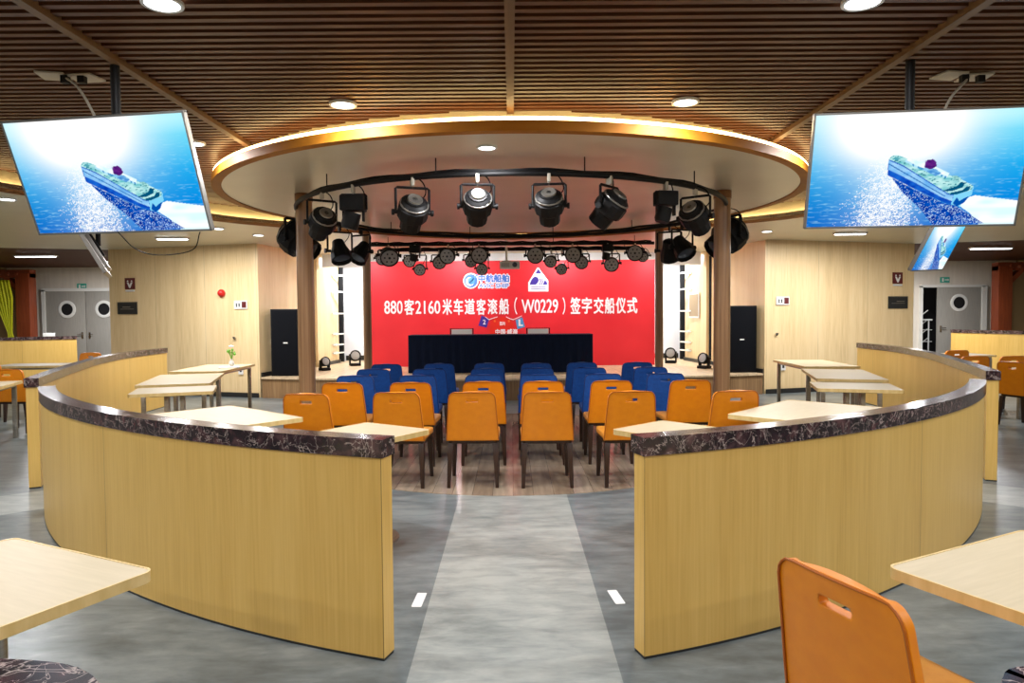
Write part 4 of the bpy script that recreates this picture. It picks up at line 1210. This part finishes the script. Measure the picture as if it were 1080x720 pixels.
def ring_pt(px, near=True):
    k = (px-540)/735
    # x = k*y on circle radius RR centre (0, CY)
    A = 1+k*k; B = -2*CY; Cc = CY*CY-RR*RR
    D_ = B*B-4*A*Cc
    if D_ < 0: D_ = 0
    yv = (-B-(math.sqrt(D_) if near else -math.sqrt(D_)))/(2*A)
    return k*yv, yv
zc = ZR_-.02
G = 'large spotlights on the near side of the ring'
for px, kind, yaw, tilt, drop, S, lab in (
    (437, 'fresnel', .35, R2(228), .30, 1.18, 'large black spotlight on the ring, hanging left of the downlight'),
    (505, 'fresnel', .1, R2(232), .27, 1.12, 'large black spotlight with shiny rings, just left of ring centre'),
    (580, 'fresnel', -.1, R2(225), .27, 1.12, 'large black spotlight just right of ring centre'),
    (643, 'fresnel', .9, R2(225), .27, 1.2, 'large black spotlight tilted down, right of ring centre'),
    (375, 'mover', 0, 0, .22, .95, 'black box-shaped moving spotlight on the left of the ring'),
    (702, 'mover', .2, 0, .20, .85, 'black box-shaped moving spotlight on the right of the ring'),
    (342, 'fresnel', .6, R2(235), .30, 1.15, 'large black spotlight right beside the left wooden column'),
    (733, 'fresnel', -.7, R2(235), .28, 1.2, 'large black spotlight left beside the right wooden column')):
    x, y = ring_pt(px); fixture(x, y, zc, kind, yaw, tilt, lab, drop, S)
for s, x, y, yaw, lab in ((-1, -2.74, 8.55, 1.2, 'large black spotlight behind and left of the left wooden column'), (1, 2.78, 8.55, -1.2, 'large black spotlight behind and right of the right wooden column')):
    a = fixture(x*.95, y, zc, 'fresnel', yaw, R2(128), lab, .32, 1.75)
for px, y, S, tilt, yaw, drop, lab in ((343, 9.95, 1.35, R2(150), .6, .34, 'small black spotlight low behind the left wooden column'), (368, 10.4, 1.3, R2(140), -.5, .32, 'small black spotlight low to the right of the left wooden column'),
                            (716, 10.2, 1.3, R2(215), -.4, .34, 'small black spotlight low left of the right wooden column, outer one'), (735, 9.95, 1.35, R2(140), .4, .32, 'small black spotlight low beside the right wooden column, inner one')):
    k = (px-540)/735; x = k*y
    # drop rod from the ring
    xx = x; rr_ = math.hypot(x, y-CY); xx = x*RR/rr_; yy = CY+(y-CY)*RR/rr_
    fixture(xx, yy, zc, 'par', yaw, tilt, lab, drop, S)
rear = [ # px, Y of bar, zpipe, drop, S, kind, tilt, yaw, label
 (411, 12.5, 2.83, .17, 1.4, 'led', 118, .35, 'leftmost spotlight of the rear bars, large and angled'),
 (404, 13.6, 2.83, .13, 1.0, 'led', 110, .2, 'small spotlight half hidden behind the leftmost rear one'),
 (439, 12.5, 2.83, .12, .8, 'mover', 0, 0, 'black moving head in the second rear cluster from the left'),
 (434, 13.6, 2.83, .17, 1.0, 'led', 112, -.2, 'grey-faced spotlight in the second rear cluster, left one'),
 (444, 13.6, 2.83, .34, .95, 'led', 112, 0, 'grey-faced spotlight hanging lowest in the second rear cluster'),
 (474, 12.5, 2.83, .17, 1.2, 'led', 108, -.2, 'large dark spotlight in the third rear cluster from the left'),
 (464, 13.6, 2.83, .20, 1.1, 'led', 112, .2, 'grey-faced spotlight in the third rear cluster, lower left'),
 (506, 12.5, 2.83, .17, 1.25, 'led', 100, .1, 'large dark spotlight just left of the projector'),
 (497, 13.6, 2.83, .18, 1.0, 'led', 112, .2, 'grey-faced spotlight left of the projector, upper of the small pair'),
 (509, 13.6, 2.83, .34, .95, 'led', 112, 0, 'grey-faced spotlight left of the projector, hanging lowest'),
 (565, 12.5, 2.83, .19, 1.25, 'led', 92, 0, 'round dark spotlight facing forward just right of the projector'),
 (582, 13.6, 2.83, .2, 1.0, 'led', 112, -.3, 'grey-faced spotlight right of the projector, upper of the pair'),
 (593, 13.6, 2.83, .35, .92, 'led', 112, -.2, 'grey-faced spotlight right of the projector, lower of the pair'),
 (604, 12.5, 2.83, .18, 1.2, 'led', 96, .1, 'large dark spotlight in the second rear cluster from the right'),
 (614, 13.6, 2.83, .22, 1.1, 'led', 112, -.2, 'grey-faced spotlight lower right in the second rear cluster from the right'),
 (641, 12.5, 2.83, .12, .8, 'mover', 0, 0, 'black moving head in the right rear cluster'),
 (645, 13.6, 2.83, .26, 1.2, 'led', 112, -.1, 'grey-faced spotlight hanging low in the right rear cluster'),
 (670, 12.5, 2.83, .15, 1.2, 'led', 100, -.2, 'rightmost large spotlight of the rear bars'),
 (679, 13.6, 2.83, .12, .9, 'led', 110, -.5, 'small spotlight half hidden behind the rightmost rear one')]
for px, y, zp, drop, S, kind, tilt, yaw, lab in rear:
    fixture((px-540)/735*y, y, zp-.02, kind, yaw, R2(tilt), lab, drop, S)
# projector
t = thing('ceiling_projector', 'white projector hanging on a pole in front of the red banner', 'projector', (-.03, 12.75, ZC))
a = MB(); a.cyl((-.06, 0, 0), (-.06, 0, -.42), .02, n=16); a.cyl((-.06, 0, 0), (-.06, 0, -.02), .07, n=20); a.build('ceiling_pole', M['whiteplastic'], t)
a = MB(); a.box((0, 0, -.50), (.36, .28, .13)); a.box((-.06, 0, -.43), (.12, .12, .03)); a.build('body', M['whiteplastic'], t, bevel=.015)
a = MB(); a.cyl((.09, -.14, -.50), (.09, -.155, -.50), .045, n=20); a.build('lens', M['glass'], t)
a = MB()
for k in range(5): a.box((-.08, -.142, -.535+.015*k), (.14, .006, .006))
a.build('vent_grille', M['tvback'], t)
# floor spotlights on stage
def floor_spot(x, y, lab, S=1.0, yaw=0):
    t = thing('floor_spotlight', lab, 'spotlight', (x, y, .4), yaw)
    a = MB(); a.box((0, 0, .03), (.24*S, .24*S, .06)); a.build('base', M['black'], t, bevel=.01)
    for q in (-1, 1):
        a = MB(); a.box((q*.12*S, 0, .15*S), (.03, .08, .26*S)); a.build('arm', M['black'], t, bevel=.006)
    Mx = Matrix.Translation((0, 0, .23*S)) @ Matrix.Rotation(R2(75), 4, 'X')
    a = MB(); a.lathe([(.05*S, -.12*S), (.10*S, -.09*S), (.125*S, 0), (.13*S, .08*S), (.11*S, .09*S), (.105*S, .07*S)], Mx, 28); a.build('lamp_head', M['black'], t, smooth=True)
    a = MB(); a.lathe([(.104*S, .07*S), (.08*S, .082*S), (.01, .088*S)], Mx, 28); a.build('lens', M['greyplastic'], t, smooth=True)
floor_spot(-3.66, 16.2, 'black moving-head spotlight on the stage floor before the left white panel', .98, .4)
floor_spot(3.72, 16.3, 'black moving-head spotlight on the stage floor before the right white panel', .98, -.4)
floor_spot(-4.02, 14.9, 'small black spotlight on the stage floor behind the left wooden column', .8, .8)
floor_spot(4.06, 14.7, 'small black spotlight on the stage floor behind the right wooden column', .9, -.9)

# ------------------------------------------------------------------ wall signs
def on_wall(s, x):
    """point on the angled wood wall at x, and its yaw"""
    k = (abs(x)-4.88)/(8.35-4.88)
    return 13.45+k*1.05
yawW = math.atan2(1.05, 3.47)
def sign(name, x, z, w, h, label, cat, build, d=.012):
    s = -1 if x < 0 else 1
    y = on_wall(s, x)
    t = thing(name, label, cat, (x, y-.012, z), yawW*s)
    build(t)
    return t
def plate_part(t, w, h, mat, nm='panel', y=-.006, d=.012, x=0, z=0):
    a = MB(); a.box((x, y, z), (w, d, h)); return a.build(nm, mat, t)
def letters(t, body, x0, x1, z0, z1, mat, nm='lettering', y=-.0135):
    a = MB(); text_fit(a, body, x0, x1, z0, z1, y, .01); return a.build(nm, mat, t)
for s in (-1, 1):
    side = 'left' if s < 0 else 'right'
    xa = -7.82 if s < 0 else 7.93
    def b1(t):
        plate_part(t, .25, .23, M['maroon'], 'panel', z=.02)
        plate_part(t, .23, .035, M['whiteplastic'], 'caption_strip', z=-.125)
        a = MB()
        for ex, ez, r in ((-.05, .07, .018), (.05, .07, .018)): a.cyl((ex, -.0125, ez), (ex, -.015, ez), r, n=14)
        a.add([(x, -.014, z) for x, z in ((-.075, .045), (-.03, .045), (.0, -.005), (.03, .045), (.075, .045), (.015, -.07), (-.015, -.07))], [(0, 1, 2, 6), (2, 3, 4, 5), (2, 5, 6)])
        a.build('symbol', M['whiteplastic'], t)
    sign('wall_sign', xa, 2.24, .25, .25, 'small maroon sign with white symbol high on the %s wood wall' % side, 'sign', b1)
    def b2(t):
        plate_part(t, .50, .25, M['signblack'])
        a = MB(); a.box((-.02 if s < 0 else .06, -.0135, .02), (.20, .003, .016)); a.box((.0, -.0135, -.02), (.34, .003, .010)); a.box((0, -.0135, .115), (.5, .003, .008)); a.build('print_line', M['steel'], t)
    sign('wall_sign', -7.9 if s < 0 else 7.95, 1.76, .5, .25, 'dark rectangular notice sign below the maroon sign on the %s wood wall' % side, 'sign', b2)
    def b3(t):
        plate_part(t, .30, .16, M['whiteplastic'])
        plate_part(t, .10, .12, M['maroon'], 'red_panel', y=-.0135, d=.003, x=.08)
        a = MB(); 
        for ex in (-.09, -.03): a.cyl((ex, -.0125, .01), (ex, -.015, .01), .018, n=12); a.box((ex, -.0135, -.025), (.03, .003, .03))
        a.build('symbol', M['signblack'], t)
    sign('fire_point_sign', -5.26 if s < 0 else 5.26, 1.80, .3, .16, 'small white fire point sign with red square on the %s wood wall' % side, 'sign', b3)
    def b4(t):
        plate_part(t, .11, .17, M['whiteplastic']); plate_part(t, .045, .08, M['signblack'], 'socket_hole', y=-.0135, d=.003)
    sign('wall_socket', -5.29 if s < 0 else 5.28, .53, .1, .1, 'white wall socket low on the %s wood wall' % side, 'socket', b4)
    def b5(t):
        a = MB(); a.cyl((0, 0, 0), (0, -.02, 0), .028, n=16); a.tube([(0, -.02, 0), (0, -.05, 0), (.0, -.06, .03)], .008); a.build('hook_body', M['chrome'], t)
    sign('wall_hook', -5.41 if s < 0 else 5.13, 1.15, .1, .1, 'small metal hook on the %s wood wall above the socket' % side, 'hook', b5)
def b6(t):
    a = MB(); a.cyl((0, 0, 0), (0, -.04, 0), .075, n=24); a.build('base', M['alarmred'], t, bevel=.006)
    a = MB(); a.lathe([(.06, 0), (.055, .03), (.03, .05), (.005, .055)], Matrix.Translation((0, -.04, 0)) @ Matrix.Rotation(PI/2, 4, 'X'), 24); a.build('bell', M['alarmred'], t, smooth=True)
sign('fire_alarm', -5.67, 2.03, .1, .1, 'round red fire alarm on the left wood wall', 'alarm', b6)
for x, z, side in ((-12.38, 2.46, 'left'), (12.48, 2.46, 'right')):
    t = thing('exit_sign', 'small green exit sign above the far %s steel door' % side, 'sign', (x, 20.13, z))
    plate_part(t, .27, .16, M['signgreen'])
    a = MB(); a.box((-.06, -.0135, 0), (.05, .003, .10)); a.box((.04, -.0135, 0), (.09, .003, .03)); a.add([(.08, -.0135, .04), (.08, -.0135, -.04), (.12, -.0135, 0)], [(0, 1, 2)]); a.build('symbol', M['whiteplastic'], t)
# white framed board on right stage wall
t = thing('wall_board', 'white framed board on the wood wall behind the right wooden column', 'board', (4.34, 16.6, 1.75), R2(-85))
plate_part(t, .7, .6, M['whiteplastic'], 'board_frame'); plate_part(t, .62, .52, M['wallwood'], 'board_face', y=-.0135, d=.004)
# small white box on the far left partition
a = MB(); a.box((0, 0, .045), (.26, .12, .09)); o = a.build('paper_box', M['whiteplastic'], bevel=.005); o.location = (-12.05, 18.14, 1.081); o.rotation_euler = (0, 0, .52); tag(o, 'small white box standing on the far left partition cap', 'box')
# small lights above speakers
for s, x in ((-1, -4.2), (1, 4.24)):
    t = thing('spot_lamp', 'small white lamp standing on top of the %s loudspeaker' % ('left' if s < 0 else 'right'), 'lamp', (x, 13.85, 1.71))
    a = MB(); a.cyl((0, 0, 0), (0, 0, .03), .05, n=16); a.cyl((0, 0, .03), (0, 0, .07), .012, n=10); a.build('base', M['whiteplastic'], t)
    a = MB(); a.lathe([(.025, -.05), (.05, .04), (.045, .045)], Matrix.Translation((0, 0, .09)) @ Matrix.Rotation(.6*s, 4, 'Y'), 20); a.build('shade', M['whiteplastic'], t, smooth=True)

# ------------------------------------------------------------------ render look
w = bpy.data.worlds.new('world'); bpy.context.scene.world = w; w.use_nodes = True
w.node_tree.nodes['Background'].inputs[0].default_value = (.9, .95, 1, 1)
w.node_tree.nodes['Background'].inputs[1].default_value = .3
vs = bpy.context.scene.view_settings
vs.view_transform = 'Standard'; vs.look = 'None'; vs.gamma = 1; vs.use_curve_mapping = False
vs.exposure = 0.0
